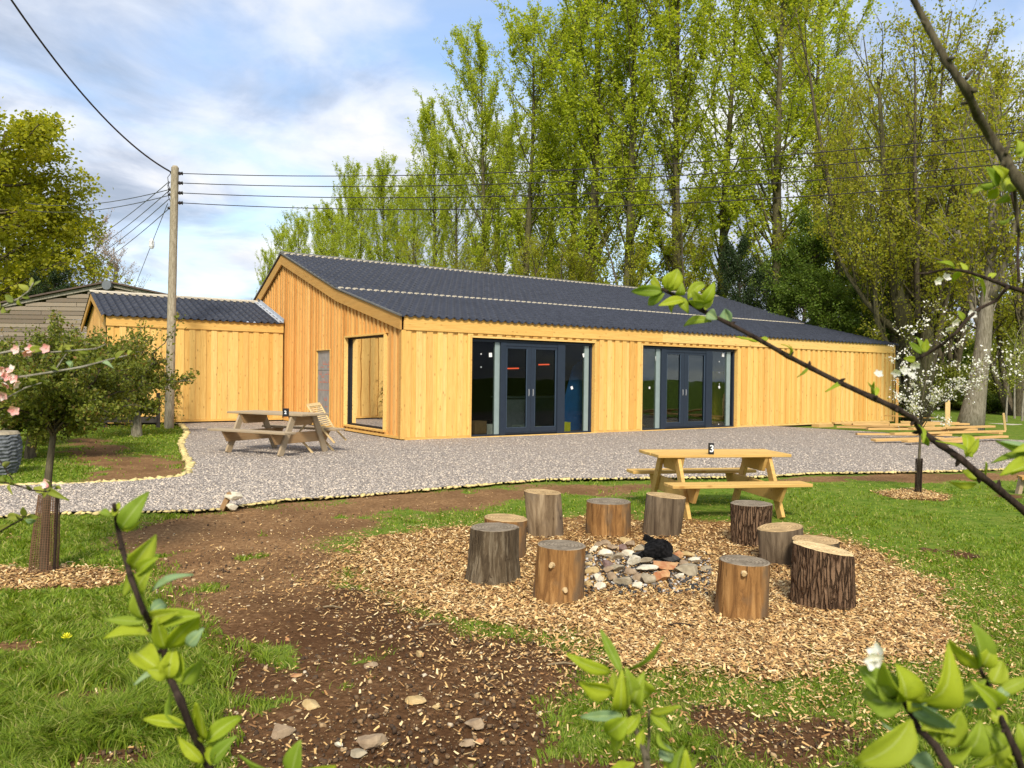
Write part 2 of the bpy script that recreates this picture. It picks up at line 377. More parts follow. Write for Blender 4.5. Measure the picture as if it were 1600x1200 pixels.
sf = ramp(t, [(.38, 0.), (.62, 1.)], mth(t, 'ADD', mth(t, 'MULTIPLY', attr(t, 'soil'), .8), mth(t, 'MULTIPLY', mth(t, 'SUBTRACT', nf, .4), 1.8))).outputs[0]
cf = ramp(t, [(.40, 0.), (.55, 1.)], mth(t, 'ADD', mth(t, 'MULTIPLY', attr(t, 'chips'), .8), mth(t, 'MULTIPLY', mth(t, 'SUBTRACT', nf, .42), .9))).outputs[0]
sy = t.nodes.new('ShaderNodeSeparateXYZ'); t.links.new(co, sy.inputs[0])
damp = mth(t, 'MULTIPLY', mth(t, 'SUBTRACT', mth(t, 'ADD', -10.9, mth(t, 'MULTIPLY', nb, 1.2)), sy.outputs[1]), 1.0, True)   # the trampled patch nearest the viewer is darker, damp earth
soil_c = mixc(t, damp, soil_c, mixc(t, 1.0, soil_c, (.50, .46, .46), 'MULTIPLY'))
c = mixc(t, sf, grass_c, soil_c); c = mixc(t, cf, c, chip_c)
t.links.new(c, b.inputs['Base Color']); b.inputs['Roughness'].default_value = 1; b.inputs['Specular IOR Level'].default_value = .05
bump(t, b, nf, .7, .03)

# gravel yard: one sheet above the ground
low_edge = [(-300, 822), (0, 812), (80, 806), (200, 805), (340, 800), (375, 794), (450, 784), (560, 778), (700, 765), (850, 752), (1000, 750), (1180, 748), (1270, 742), (1420, 740), (1510, 738), (1640, 733), (1900, 728)]
up_edge = [(1900, 700), (1640, 692), (1560, 688)]
isl_edge = [(282, 664), (290, 672), (293, 680), (285, 690), (283, 700), (290, 715), (298, 728), (296, 738), (280, 748), (205, 755), (100, 760), (0, 762), (-300, 766)]
gA = gp(low_edge); gB = gp(up_edge)
gC = [(13.0, 0.3), (13, .25), (0, .25), (0.1, 8.3), (-3.5, 8.3)] + gp(isl_edge)
def densify(pts, step=.25, wob=.05, seed=0):
    rr = random.Random(seed); o_ = []
    for a, b_ in zip(pts, pts[1:]):
        n_ = max(1, int(math.dist(a, b_) / step))
        for i in range(n_):
            t_ = i / n_; o_.append((a[0] + (b_[0] - a[0]) * t_ + rr.uniform(-wob, wob), a[1] + (b_[1] - a[1]) * t_ + rr.uniform(-wob, wob)))
    return o_ + [tuple(pts[-1])]
eA = densify([tuple(p) for p in gA]); eC = densify([tuple(p) for p in gC[5:]], seed=3)
ring = eA + [tuple(p) for p in gB] + [tuple(p) for p in gC[:5]] + eC
import bmesh
bm = bmesh.new(); vs = [bm.verts.new((p[0], p[1], .035)) for p in ring]; fc = bm.faces.new(vs)
if fc.normal.z < 0: bmesh.ops.reverse_faces(bm, faces=[fc])
bmesh.ops.triangulate(bm, faces=[fc])
me = D.meshes.new('gravel_yard'); bm.to_mesh(me); bm.free()
gv, t, b = newmat('slate gravel'); me.materials.append(gv)
gravel = link('gravel_yard', me); tag(gravel, 'grey slate gravel yard in front of the timber building', kind='structure')
co = coords(t); vc = voro(t, co, 34, 'F1', 'Color'); vd = voro(t, co, 34)
sp = t.nodes.new('ShaderNodeSeparateColor'); t.links.new(vc, sp.inputs[0])
gc = ramp(t, [(0, (.18, .155, .135)), (.3, (.34, .295, .26)), (.6, (.45, .39, .335)), (.85, (.58, .49, .40)), (1, (.72, .60, .47))], sp.outputs[0]).outputs[0]
gc = mixc(t, ramp(t, [(.4, 0.), (.7, .6)], vd).outputs[0], gc, (.12, .10, .09))
gc = mixc(t, ramp(t, [(.4, 0.), (.7, .5)], noise(t, co, .7, 4)).outputs[0], gc, (.38, .31, .25))
t.links.new(gc, b.inputs['Base Color']); b.inputs['Roughness'].default_value = .9; b.inputs['Specular IOR Level'].default_value = .15
bump(t, b, mth(t, 'MULTIPLY', vd, -1.0), 1, .03)

RNG = np.random.RandomState(11)
def rocks_np(P, size, seed=0, flat=.6):
    """low poly stones: cube-ish with jitter; returns verts, quads"""
    rs = np.random.RandomState(seed); n = len(P)
    c = np.array([(-1, -1, -1), (1, -1, -1), (1, 1, -1), (-1, 1, -1), (-.7, -.7, 1), (.7, -.7, 1), (.7, .7, 1), (-.7, .7, 1)], float) * .5
    v = c[None] * (1 + rs.uniform(-.35, .35, (n, 8, 3)))
    v *= (size[:, None] * rs.uniform(.6, 1.3, (n, 3)) * np.array([1, 1, flat]))[:, None, :]
    a = rs.uniform(0, 6.28, n); ca, sa = np.cos(a), np.sin(a)
    x = v[..., 0] * ca[:, None] - v[..., 1] * sa[:, None]; y = v[..., 0] * sa[:, None] + v[..., 1] * ca[:, None]
    tl = rs.uniform(-.4, .4, n); z = v[..., 2] + x * tl[:, None]
    v = np.stack([x, y, z], -1) + P[:, None, :]
    f = np.array([(0, 3, 2, 1), (4, 5, 6, 7), (0, 1, 5, 4), (1, 2, 6, 5), (2, 3, 7, 6), (3, 0, 4, 7)])
    return v.reshape(-1, 3), (np.arange(n)[:, None, None] * 8 + f[None]).reshape(-1, 4)
# loose slate pieces on the gravel
n = 90000; q = RNG.rand(n, 2); gu = -20 + q[:, 0] * 1700; gv_ = 668 + (q[:, 1] ** .8) * 150
dirs = FW[None] + ((gu - 800) / F)[:, None] * RT[None] - ((gv_ - 600) / F)[:, None] * UP[None]
P = CAM[None] + dirs * (-(CAM[2]) / dirs[:, 2])[:, None]
k = sdist(P[:, 0], P[:, 1], ring) > .03; P = P[k]; P[:, 2] = .038
M['slate'], t, b = newmat('slate pieces'); isl_ = island(t)
t.links.new(ramp(t, [(0, (.16, .14, .125)), (.35, (.33, .29, .255)), (.7, (.48, .415, .355)), (1, (.72, .60, .46))], isl_).outputs[0], b.inputs['Base Color']); b.inputs['Roughness'].default_value = .85
v, f = rocks_np(P, RNG.uniform(.012, .026, len(P)), 3, .45)
o = link('gravel', mesh_np('gravel', v, f, M['slate'])); tag(o, 'loose slate chippings lying over the yard', kind='stuff')
# edging stones along the gravel
M['edging'] = plain('yellow sandstone', (.62, .49, .21), .9, 0, .3, 14)
def edge_strip(name, pts, label, seed, size=1.0):
    dens = densify(pts, .06, .012, seed); Pp = np.array([(p[0], p[1], .030) for p in dens]); rs = np.random.RandomState(seed)
    v, f = rocks_np(Pp, rs.uniform(.04, .07, len(Pp)) * size, seed, .36)
    o_ = link(name, mesh_np(name, v, f, M['edging'])); tag(o_, label, kind='structure')
edge_strip('kerb', [tuple(p) for p in gA], 'low yellow stone edging between gravel and soil', 1)
edge_strip('kerb', [tuple(p) for p in gC[5:]], 'pale yellow stone edging round the grass island', 2, 1.9)

# wood chips, pebbles, grass
def ground_pts(n, u0, u1, v0, v1, pw=1.0, seed=0):
    rs = np.random.RandomState(seed); gu = u0 + rs.rand(n) * (u1 - u0); gv2 = v0 + rs.rand(n) ** pw * (v1 - v0)
    d = FW[None] + ((gu - 800) / F)[:, None] * RT[None] - ((gv2 - 600) / F)[:, None] * UP[None]
    return CAM[None] + d * (-(CAM[2]) / d[:, 2])[:, None], rs
def flakes(P, L, W, seed, tilt=.5):
    rs = np.random.RandomState(seed); n = len(P); a = rs.uniform(0, 6.28, n)
    d = np.stack([np.cos(a), np.sin(a), rs.uniform(-tilt, tilt, n)], -1); s_ = np.stack([-np.sin(a), np.cos(a), rs.uniform(-tilt, tilt, n)], -1)
    up = np.cross(d, s_) * .16
    c = P + np.array([0, 0, 1]) * rs.uniform(.002, .022, n)[:, None]
    L = L[:, None] / 2; W = W[:, None] / 2
    v = np.stack([c - d * L - s_ * W, c - d * L * .8 + s_ * W, c + d * L + s_ * W * .7, c + d * L * .9 - s_ * W * .8, c + up * W * 2], 1)
    f = np.array([(0, 1, 4), (1, 2, 4), (2, 3, 4), (3, 0, 4)])
    return v.reshape(-1, 3), (np.arange(n)[:, None, None] * 5 + f[None]).reshape(-1, 3)
P, rs = ground_pts(150000, -60, 1560, 800, 1070, .85, 21); P3_, _x = ground_pts(9000, 1350, 1500, 758, 786, 1, 24); P = np.concatenate([P, P3_])
_, c_ = masks(P[:, 0], P[:, 1]); k = rs.rand(len(P)) < c_ ** 2 * 1.0; P = P[k]
M['chip'], t, b = newmat('wood chips'); isl_ = island(t)
t.links.new(ramp(t, [(0, (.13, .06, .02)), (.25, (.34, .17, .055)), (.5, (.52, .31, .11)), (.8, (.66, .44, .18)), (1, (.80, .62, .34))], isl_).outputs[0], b.inputs['Base Color']); b.inputs['Roughness'].default_value = .85
dist = np.hypot(P[:, 0] - CAM[0], P[:, 1] - CAM[1])
v, f = flakes(P, .014 + .040 * rs.rand(len(P)) ** 1.6, rs.uniform(.006, .016, len(P)), 5)
o = link('wood_chips', mesh_np('wood_chips', v, f, M['chip'])); tag(o, 'pale wood chip mulch around the fire pit and the trees', kind='stuff')
P, rs = ground_pts(110000, -20, 1600, 770, 1215, .8, 22)
s_, c_ = masks(P[:, 0], P[:, 1]); ng = sdist(P[:, 0], P[:, 1], ring) < -.05
dn_ = np.hypot(P[:, 0] - CAM[0], P[:, 1] - CAM[1])
k = ((rs.rand(len(P)) < s_ * .26 * np.clip((dn_ / 8.5) ** 1.8, .12, 1)) | (rs.rand(len(P)) < np.clip(sdist(P[:, 0], P[:, 1], chip_poly) + 1.25, 0, 1) ** 2.5 * .5 * np.clip(dn_ / 6, .2, 1))) & ng; P = P[k]
v, f = flakes(P, .008 + .030 * rs.rand(len(P)) ** 2, rs.uniform(.005, .011, len(P)), 6)
o = link('scattered_chips', mesh_np('scattered_chips', v, f, M['chip'])); tag(o, 'wood chips strewn thinly over soil and grass', kind='stuff')
P, rs = ground_pts(60000, 150, 1600, 790, 1215, .9, 23)
s_, c_ = masks(P[:, 0], P[:, 1]); dn_ = np.hypot(P[:, 0] - CAM[0], P[:, 1] - CAM[1]); k = (rs.rand(len(P)) < s_ * .42 * np.clip(dn_ / 6.5, .3, 1)) & (c_ < .5); P = P[k]
M['pebble'], t, b = newmat('soil pebbles'); isl_ = island(t)
t.links.new(ramp(t, [(0, (.045, .025, .012)), (.55, (.10, .058, .028)), (.78, (.24, .15, .07)), (.94, (.42, .29, .15)), (1, (.56, .47, .34))], isl_).outputs[0], b.inputs['Base Color']); b.inputs['Roughness'].default_value = .95
v, f = rocks_np(P, .005 + .020 * rs.rand(len(P)) ** 6, 8, .7)
o = link('pebbles', mesh_np('pebbles', v, f, M['pebble'])); tag(o, 'pebbles and crumbs of earth scattered over the brown soil', kind='stuff')
def blades(P, H, W, seed, lean=.55):
    rs = np.random.RandomState(seed); n = len(P)
    cl = vnoise(P[:, 0] + 31, P[:, 1] - 12, 7.0) * 12.6     # neighbouring blades lean the same way, in tufts
    a = rs.uniform(0, 6.28, n); b_ = cl + rs.normal(size=n) * .7
    s_ = np.stack([np.cos(a), np.sin(a), 0 * a], -1) * W[:, None] / 2
    l = np.stack([np.cos(b_), np.sin(b_), 0 * a], -1) * (rs.uniform(.15, lean * 2.0, n) * H)[:, None]
    up = np.array([0, 0, 1.])[None] * H[:, None]
    v = np.stack([P - s_, P + s_, P + l * .30 + up * .6 + s_ * .8, P + l * .30 + up * .6 - s_ * .8, P + l * 1.1 + up * .88], 1)
    f3 = np.array([(0, 1, 2), (0, 2, 3), (3, 2, 4)])
    return v.reshape(-1, 3), (np.arange(n)[:, None, None] * 5 + f3[None]).reshape(-1, 3)
def grass_set(n, box, pw, h0, h1, wd, seed):
    P, rs = ground_pts(n, *box, pw, seed); s_, c_ = masks(P[:, 0], P[:, 1]); inside = sdist(P[:, 0], P[:, 1], ring) > -.06
    thin = .35 + .65 * np.clip((fnoise(P[:, 0], P[:, 1], 3.1) - .3) / .25, 0, 1)
    k = (rs.rand(len(P)) < (1 - s_) ** 1.5 * (1 - c_) ** 2 * thin) & ~inside
    P = P[k]; P[:, 2] = -.01; L_ = fnoise(P[:, 0] + 5, P[:, 1], 1.7)
    Hh = (h0 + (h1 - h0) * rs.rand(len(P))) * (.35 + 1.1 * L_ + .35 * vnoise(P[:, 0], P[:, 1], 7.0))
    dd = np.hypot(P[:, 0] - CAM[0], P[:, 1] - CAM[1])
    # the lawn by the stumps is mown shorter than at the lower left
    lng = np.clip((-6.2 - P[:, 0]) / 1.2, 0, 1) * np.clip((-10.5 - P[:, 1]) / 1.5, 0, 1); Hh *= .45 + .55 * lng
    return blades(P, Hh, wd * (.6 + .8 * rs.rand(len(P))) * np.clip(dd / 5, .8, 4), seed)
vs_, fs_ = [], []; nb_ = 0
for args in ((150000, (-60, 420, 800, 1230), .9, .04, .098, .0075, 31), (200000, (400, 1640, 745, 1230), .85, .035, .085, .0065, 32), (60000, (-20, 330, 655, 830), 1, .04, .09, .007, 33)):
    v, f = grass_set(*args); vs_.append(v); fs_.append(f + nb_); nb_ += len(v)
o = link('grass', mesh_np('grass', np.concatenate(vs_), np.concatenate(fs_), M['grass'])); tag(o, 'fresh green grass growing round the gravel and chips', kind='stuff')

# ------------------------------------------------------------------ the timber building
L, H, KY, KZ, RY, RZ, BY, BZ = 20.0, 2.84, 3.83, 3.77, 8.48, 5.26, 11.3, 4.04
def roof_z(y):
    return float(np.interp(y, [0, KY, RY, BY], [H, KZ, RZ, BZ]))
MOD = .275
D1, D2, DH = (1.78, 5.60), (7.34, 11.31), 2.43
GW, GP = (.87, 3.28, .21, 2.47), (4.44, 5.48, .10, 2.18)
bld = thing('timber_building', 'long new larch clad building with dark wavy tile roof and two glazed door sets', 'building', (0, 0, 0))
rr = random.Random(4)
def cut(z0, z1, a0, a1, opens):
    """vertical pieces of a board spanning a0..a1 after removing openings (a0,a1,z0,z1)"""
    segs = [(z0, z1)]
    for (oa, ob, oz0, oz1) in opens:
        if a1 > oa + .004 and a0 < ob - .004:
            new = []
            for s0, s1 in segs:
                if oz1 <= s0 or oz0 >= s1: new.append((s0, s1)); continue
                if oz0 > s0 + .01: new.append((s0, oz0))
                if oz1 < s1 - .01: new.append((oz1, s1))
            segs = new
    return segs
def cladding(mb, a0, a1, z0, ztop, opens, put, mod=MOD, ow=.15, proud=.030):
    n = int(round((a1 - a0) / mod)); mod = (a1 - a0) / n
    edges = sorted({a for o_ in opens for a in o_[:2]})
    for i in range(n):
        c = a0 + i * mod
        for lo, hi, d0, d1 in ((c + ow - .03, c + mod + .03, 0.0, .020), (c, c + ow, .021, .021 + proud)):
            lo = max(lo, a0); hi = min(hi, a1); cuts = [lo] + [e_ for e_ in edges if lo + .012 < e_ < hi - .012] + [hi]
            for p, q in zip(cuts, cuts[1:]):
                for s0, s1 in cut(z0, min(ztop(p), ztop(q)), p, q, opens):
                    dd = d1 + (rr.uniform(0, .008) if d0 else 0)
                    put(mb, p + .0015, q - .0015, s0, s1, d0, dd)
mb = MB(); op1 = [(D1[0] - .05, D1[1] + .05, 0, DH + .05), (D2[0] - .05, D2[1] + .05, 0, DH + .05)]
def put_front(m_, p, q, s0, s1, d0, d1): m_.box(p, -d1, s0, q, -d0, s1)
cladding(mb, .02, L, .09, lambda x: H - .28, op1, put_front)
mb.build('front_wall', M['cladZ'], bld)
mb = MB()
def put_gable(m_, p, q, s0, s1, d0, d1):
    zt = s1
    if s1 > 2.6:   # top follows the verge
        za, zb = roof_z(p) - .12, roof_z(q) - .12
        m_.add([(-d1, p, s0), (-d0, p, s0), (-d0, q, s0), (-d1, q, s0), (-d1, p, za), (-d0, p, za), (-d0, q, zb), (-d1, q, zb)],
               [(0, 3, 2, 1), (4, 5, 6, 7), (0, 1, 5, 4), (1, 2, 6, 5), (2, 3, 7, 6), (3, 0, 4, 7)])
    else: m_.box(-d1, p, s0, -d0, q, s1)
op2 = [(GW[0] - .03, GW[1] + .03, GW[2] - .03, GW[3] + .03), (GP[0], GP[1], GP[2], GP[3])]
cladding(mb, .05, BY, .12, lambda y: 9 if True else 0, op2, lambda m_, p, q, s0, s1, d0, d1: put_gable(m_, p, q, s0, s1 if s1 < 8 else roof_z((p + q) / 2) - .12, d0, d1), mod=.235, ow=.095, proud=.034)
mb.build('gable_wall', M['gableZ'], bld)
# inner lining, floor, back and end walls
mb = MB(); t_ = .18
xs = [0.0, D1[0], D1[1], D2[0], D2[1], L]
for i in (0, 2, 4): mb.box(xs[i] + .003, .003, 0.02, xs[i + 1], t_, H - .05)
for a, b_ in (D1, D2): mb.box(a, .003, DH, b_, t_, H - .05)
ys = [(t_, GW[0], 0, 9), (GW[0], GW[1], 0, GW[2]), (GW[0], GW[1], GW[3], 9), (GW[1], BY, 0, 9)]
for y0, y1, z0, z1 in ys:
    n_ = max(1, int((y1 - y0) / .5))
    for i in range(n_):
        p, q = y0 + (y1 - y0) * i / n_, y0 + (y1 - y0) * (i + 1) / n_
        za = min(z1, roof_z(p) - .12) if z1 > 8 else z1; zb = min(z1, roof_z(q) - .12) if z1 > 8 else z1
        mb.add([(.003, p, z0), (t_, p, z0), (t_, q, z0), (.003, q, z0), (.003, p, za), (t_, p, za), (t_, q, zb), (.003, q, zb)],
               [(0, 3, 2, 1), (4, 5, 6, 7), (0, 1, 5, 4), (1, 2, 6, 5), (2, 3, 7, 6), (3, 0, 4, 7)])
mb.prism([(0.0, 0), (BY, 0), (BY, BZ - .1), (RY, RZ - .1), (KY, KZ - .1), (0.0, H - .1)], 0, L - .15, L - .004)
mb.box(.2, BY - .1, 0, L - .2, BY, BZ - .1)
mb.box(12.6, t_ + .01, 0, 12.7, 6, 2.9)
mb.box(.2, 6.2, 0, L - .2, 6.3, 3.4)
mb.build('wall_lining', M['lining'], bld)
mb = MB(); mb.box(.01, .01, .0, L - .01, BY - .01, .045); mb.build('floor_slab', plain('dusty concrete', (.10, .09, .08), .9, 0, .3, 3), bld)
mb = MB(); mb.box(0.02, -.046, .03, D1[0] - .05, -.004, .088); mb.box(D1[1] + .05, -.046, .03, D2[0] - .05, -.004, .088); mb.box(D2[1] + .05, -.046, .03, L, -.004, .088)
mb.box(D1[0] - .045, -.10, .02, D1[1] + .045, .01, .05); mb.box(D2[0] - .045, -.10, .02, D2[1] + .045, .01, .05)
mb.build('base_board', M['cladX'], bld)
mb = MB(); mb.box(-.075, .0, .06, -.004, BY, .118); mb.build('base_board', M['cladY'], bld)
# fascia in lengths, header battens band is the boards above the doors
mb = MB(); x = -.03
for ln in (4.2, 3.9, 4.5, 4.1, 3.36): mb.box(x + .002, -.078, H - .30, x + ln - .002, -.030, H + .022); x += ln
mb.build('fascia', M['cladX'], bld)
mb = MB()
for pts in ([(0, H), (KY, KZ)], [(KY, KZ), (RY, RZ)], [(RY, RZ), (BY + .12, BZ - .05)]):
    (y0, z0), (y1, z1) = pts
    if y0 == 0: y0 = -.075
    mb.add([(-.135, y0, z0 - .30), (-.09, y0, z0 - .30), (-.09, y1, z1 - .30), (-.135, y1, z1 - .30), (-.135, y0, z0 + .0), (-.09, y0, z0), (-.09, y1, z1), (-.135, y1, z1)],
           [(0, 3, 2, 1), (4, 5, 6, 7), (0, 1, 5, 4), (1, 2, 6, 5), (2, 3, 7, 6), (3, 0, 4, 7)])
mb.build('barge_board', M['barge'], bld)
mb = MB(); mb.box(-.088, -.046, .06, -.004, .045, H - .31); mb.build('corner_post', M['barge'], bld)
mb = MB(); mb.box(-.088, -.070, .06, .018, -.047, H - .305); mb.build('corner_post', M['cladZ'], bld)
mb = MB(); mb.box(L - .03, -.07, .03, L + .05, -.05, H - .3); mb.build('corner_post', M['cladZ'], bld)
# roof
tile, t, b = newmat('slate blue roof tiles'); co = coords(t)
tc2 = ramp(t, [(.3, (.018, .021, .031)), (.7, (.036, .041, .058))], noise(t, co, 5, 5)).outputs[0]
t.links.new(tc2, b.inputs['Base Color']); b.inputs['Roughness'].default_value = .6; b.inputs['Specular IOR Level'].default_value = .3
M['tile'] = tile
def roof_sheet(x0, x1, y0, z0, y1, z1, wave=.205, row=.36, amp=.026, step=.022, lift=.03):
    ln = math.hypot(y1 - y0, z1 - z0); dy, dz = (y1 - y0) / ln, (z1 - z0) / ln; ny_, nz_ = -dz, dy
    if nz_ < 0: ny_, nz_ = -ny_, -nz_
    k_ = 8; nxs = int((x1 - x0) / wave * k_) + 1; xs_ = np.linspace(x0, x1, nxs)
    ph = (xs_ / wave) % 1; prof = amp * np.cos(2 * np.pi * ph) + amp * .25 * np.cos(4 * np.pi * ph)
    rows = max(1, int(round(ln / row))); vs_ = []; rs_ = ln / rows
    for i in range(rows):
        for s_, h_ in ((i * rs_, step), (i * rs_ + .012, step), ((i + 1) * rs_ - .001, 0.0)):
            hh = prof + h_ + lift
            if i == 0 and s_ == 0: vs_.append(np.stack([xs_, y0 + ny_ * (prof + lift - .01) + 0 * xs_, z0 + nz_ * (prof + lift - .012)], -1))
            vs_.append(np.stack([xs_, y0 + dy * s_ + ny_ * hh, z0 + dz * s_ + nz_ * hh], -1))
    v_ = np.concatenate(vs_); nr = len(vs_); ix = np.arange(nr * nxs).reshape(nr, nxs)
    f_ = np.stack([ix[:-1, :-1], ix[:-1, 1:], ix[1:, 1:], ix[1:, :-1]], -1).reshape(-1, 4)
    return v_, f_
parts_ = [roof_sheet(-.16, L + .12, -.125, H - .015, KY + .03, KZ + .012), roof_sheet(-.16, L + .12, KY - .02, KZ + .03, RY, RZ + .03), roof_sheet(-.16, L + .12, BY + .2, BZ - .08, RY, RZ + .03)]
V_, F_, o_ = [], [], 0
for v, f in parts_: V_.append(v); F_.append(f + o_); o_ += len(v)
link('roof', mesh_np('roof', np.concatenate(V_), np.concatenate(F_), tile, True), bld)
roof = [x for x in D.objects if x.name == 'roof'][0]
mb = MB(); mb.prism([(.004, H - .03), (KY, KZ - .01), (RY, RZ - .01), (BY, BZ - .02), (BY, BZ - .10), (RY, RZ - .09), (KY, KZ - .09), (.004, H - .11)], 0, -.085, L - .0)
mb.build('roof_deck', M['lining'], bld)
M['filler'] = plain('cream eaves filler', (.50, .44, .34), .9, 0, .15, 30)
def filler(name, x0, x1, y, z, wave, parent, hgt=.045, s=.045):
    mb = MB(); n_ = int((x1 - x0) / wave)
    for i in range(n_):
        c = x0 + (i + .5) * wave; mb.prism([(c - wave * .48, z), (c + wave * .48, z), (c + wave * .2, z + hgt), (c - wave * .2, z + hgt)], 1, y - s, y + s)
    return mb.build(name, M['filler'], parent)
filler('joint_filler', -.12, L + .05, KY - .05, KZ + .025, .205, bld, .055)
filler('ridge_filler', -.12, L + .05, RY - .13, RZ + .01, .205, bld, .06, .05)
M['ridge'] = plain('grey ridge capping', (.13, .125, .11), .6)
mb = MB(); mb.prism([(RY - .11, RZ + .075), (RY, RZ + .125), (RY + .11, RZ + .075), (RY + .11, RZ + .05), (RY, RZ + .10), (RY - .11, RZ + .05)], 0, -.17, L + .13); mb.build('ridge_cap', M['ridge'], bld)
mb = MB(); mb2 = MB()
for (y0, z0), (y1, z1) in (((-.16, H - .02), (KY, KZ + .02)), ((KY, KZ + .02), (RY, RZ + .03)), ((RY, RZ + .03), (BY + .2, BZ - .06))):
    mb.bar((-.15, y0, z0 + .03), (-.15, y1, z1 + .03), .05, .035); mb2.bar((L + .11, y0, z0 + .03), (L + .11, y1, z1 + .03), .05, .035)
mb.build('verge_trim', M['ridge'], bld); mb2.build('verge_trim', M['ridge'], bld)

# glass
def glass(name, tint=(.35, .37, .36), rough=0.0, coat=.06):
    m_ = D.materials.new(name); m_.use_nodes = True; t = m_.node_tree; t.nodes.clear()
    o_ = t.nodes.new('ShaderNodeOutputMaterial'); tr = t.nodes.new('ShaderNodeBsdfTransparent'); tr.inputs[0].default_value = (*tint, 1)
    gl = t.nodes.new('ShaderNodeBsdfGlossy'); gl.inputs['Roughness'].default_value = rough; gl.inputs[0].default_value = (.9, .92, .95, 1)
    fr = t.nodes.new('ShaderNodeFresnel'); fr.inputs[0].default_value = 1.45
    nz = noise(t, coords(t), .8, 2); bp = t.nodes.new('ShaderNodeBump'); bp.inputs['Strength'].default_value = .12; bp.inputs['Distance'].default_value = .02
    t.links.new(nz, bp.inputs['Height']); t.links.new(bp.outputs[0], gl.inputs['Normal'])
    mx_ = t.nodes.new('ShaderNodeMixShader'); t.links.new(mth(t, 'MULTIPLY', fr.outputs[0], coat, True), mx_.inputs[0])
    t.links.new(tr.outputs[0], mx_.inputs[1]); t.links.new(gl.outputs[0], mx_.inputs[2]); t.links.new(mx_.outputs[0], o_.inputs[0]); return m_
M['glass'] = glass('door glass', (.72, .75, .72), 0, .28)
M['mirror'] = glass('solar window glass', (.25, .25, .25), 0, 7.5)
M['navy'] = plain('navy grey door frame', (.019, .028, .044), .4, 0, .08)
M['navylight'] = plain('door stile edge', (.06, .09, .13), .4, 0, .08)
M['spacer'] = plain('pale grey green post', (.24, .30, .29), .5, 0, .06)
M['sticker'] = plain('white sticker', (.72, .72, .70), .6, 0, .02)
M['steel'] = plain('brushed steel', (.55, .55, .56), .35, .8, .05)
def door_group(w, stick):
    a, g0, g1, f0, c0, c1, r0, r1, h0, h1, z = w   # jamb..left post g0-g1, frame f0, centre stiles c0-c1, right frame r0-r1, right post h0-h1, jamb z
    d = D.objects.new('sliding_door', None); COL.objects.link(d); d.parent = bld; d.location = (a, 0, 0)
    y = .06; TOP = DH - .02
    mb = MB(); mb.box(a, y, .05, a + .03, y + .10, TOP); mb.box(z - .06, y, .05, z, y + .10, TOP); mb.box(a + .03, y, TOP - .06, z - .06, y + .10, TOP); mb.box(a + .03, y, .052, z - .06, y + .10, .085)
    mb.box(g1, y - .045, .05, f0, y + .10, TOP - .06); mb.box(r0, y - .045, .05, r1, y + .10, TOP - .06)
    mb.box(f0, y - .03, TOP - .14, r0, y + .08, TOP - .061); mb.box(f0, y - .03, .086, r0, y + .08, .11)
    mb.build('door_frame', M['navy'], d, bevel=.004)
    for x0, x1 in ((g0, g1 - .002), (h0, h1)): mb = MB(); mb.box(x0, y + .02, .086, x1, y + .09, TOP - .062); mb.build('mullion', M['spacer'], d)
    cm_ = (c0 + c1) / 2
    for x0, x1, hx in ((f0 + .004, cm_ - .003, cm_ - .075), (cm_ + .003, r0 - .004, cm_ + .055)):
        mb = MB(); st = (c1 - c0) / 2 - .01
        side = .045
        la, lb = (side, st) if x0 < cm_ - .5 and x1 < cm_ else (st, side)
        zb, zt = .115, TOP - .145
        mb.box(x0, y - .02, zb, x0 + la, y + .04, zt); mb.box(x1 - lb, y - .02, zb, x1, y + .04, zt)
        mb.box(x0 + la, y - .02, zb, x1 - lb, y + .04, zb + .13); mb.box(x0 + la, y - .02, zt - .06, x1 - lb, y + .04, zt)
        lf = mb.build('door_leaf', M['navy'], d, bevel=.004)
        mb = MB(); mb.box(x0 + la, y + .006, zb + .13, x1 - lb, y + .016, zt - .06); mb.build('pane', M['glass'], lf)
        mb = MB(); mb.box(hx, y - .035, 1.02, hx + .022, y - .022, 1.20); mb.box(hx + .004, y - .05, 1.05, hx + .018, y - .036, 1.17); mb.build('handle', M['steel'], lf, bevel=.003)
        mb = MB(); mb.box(x0 + la, y - .022, zb + .13, x0 + la + .008, y + .0, zt - .06); mb.box(x1 - lb - .008, y - .022, zb + .13, x1 - lb, y + .0, zt - .06); mb.box(x0 + la, y - .022, zb + .122, x1 - lb, y, zb + .129)
        mb.build('glazing_bead', M['navylight'], lf)
    for x0, x1 in ((a + .03, g0), (r1, h0)):
        mb = MB(); mb.box(x0, y + .04, .09, x1, y + .05, TOP - .065); mb.build('side_pane', M['glass'], d)
    for (u, v, s_, rot) in stick:
        p = PY(u, v, y - .03); mb = MB(); c_, sn = math.cos(rot) * s_, math.sin(rot) * s_; q = []
        yy = y + .036
        for dx, dz in ((-1, -1.15), (1, -1.15), (1, 1.15), (-1, 1.15)): q.append((p[0] + dx * c_ - dz * sn, p[2] + dx * sn + dz * c_))
        mb.prism(q, 1, yy, yy + .002); mb.build('sticker', M['sticker'], d)
    return d
door_group((D1[0], 2.52, 2.74, 3.0, 3.66, 4.06, 4.90 + .0, 5.0, 5.30, 5.42, D1[1]) if False else (D1[0], 2.52, 2.66, 2.80, 3.45, 3.72, 4.42, 4.66, 5.36, 5.50, D1[1]),
           [(768.7, 554.5, .045, .05), (754, 553, .014, 0), (776, 554, .012, 0), (754, 573.5, .012, 0), (915, 555, .045, .3), (896, 606, .035, .45), (917, 577, .014, 0)])
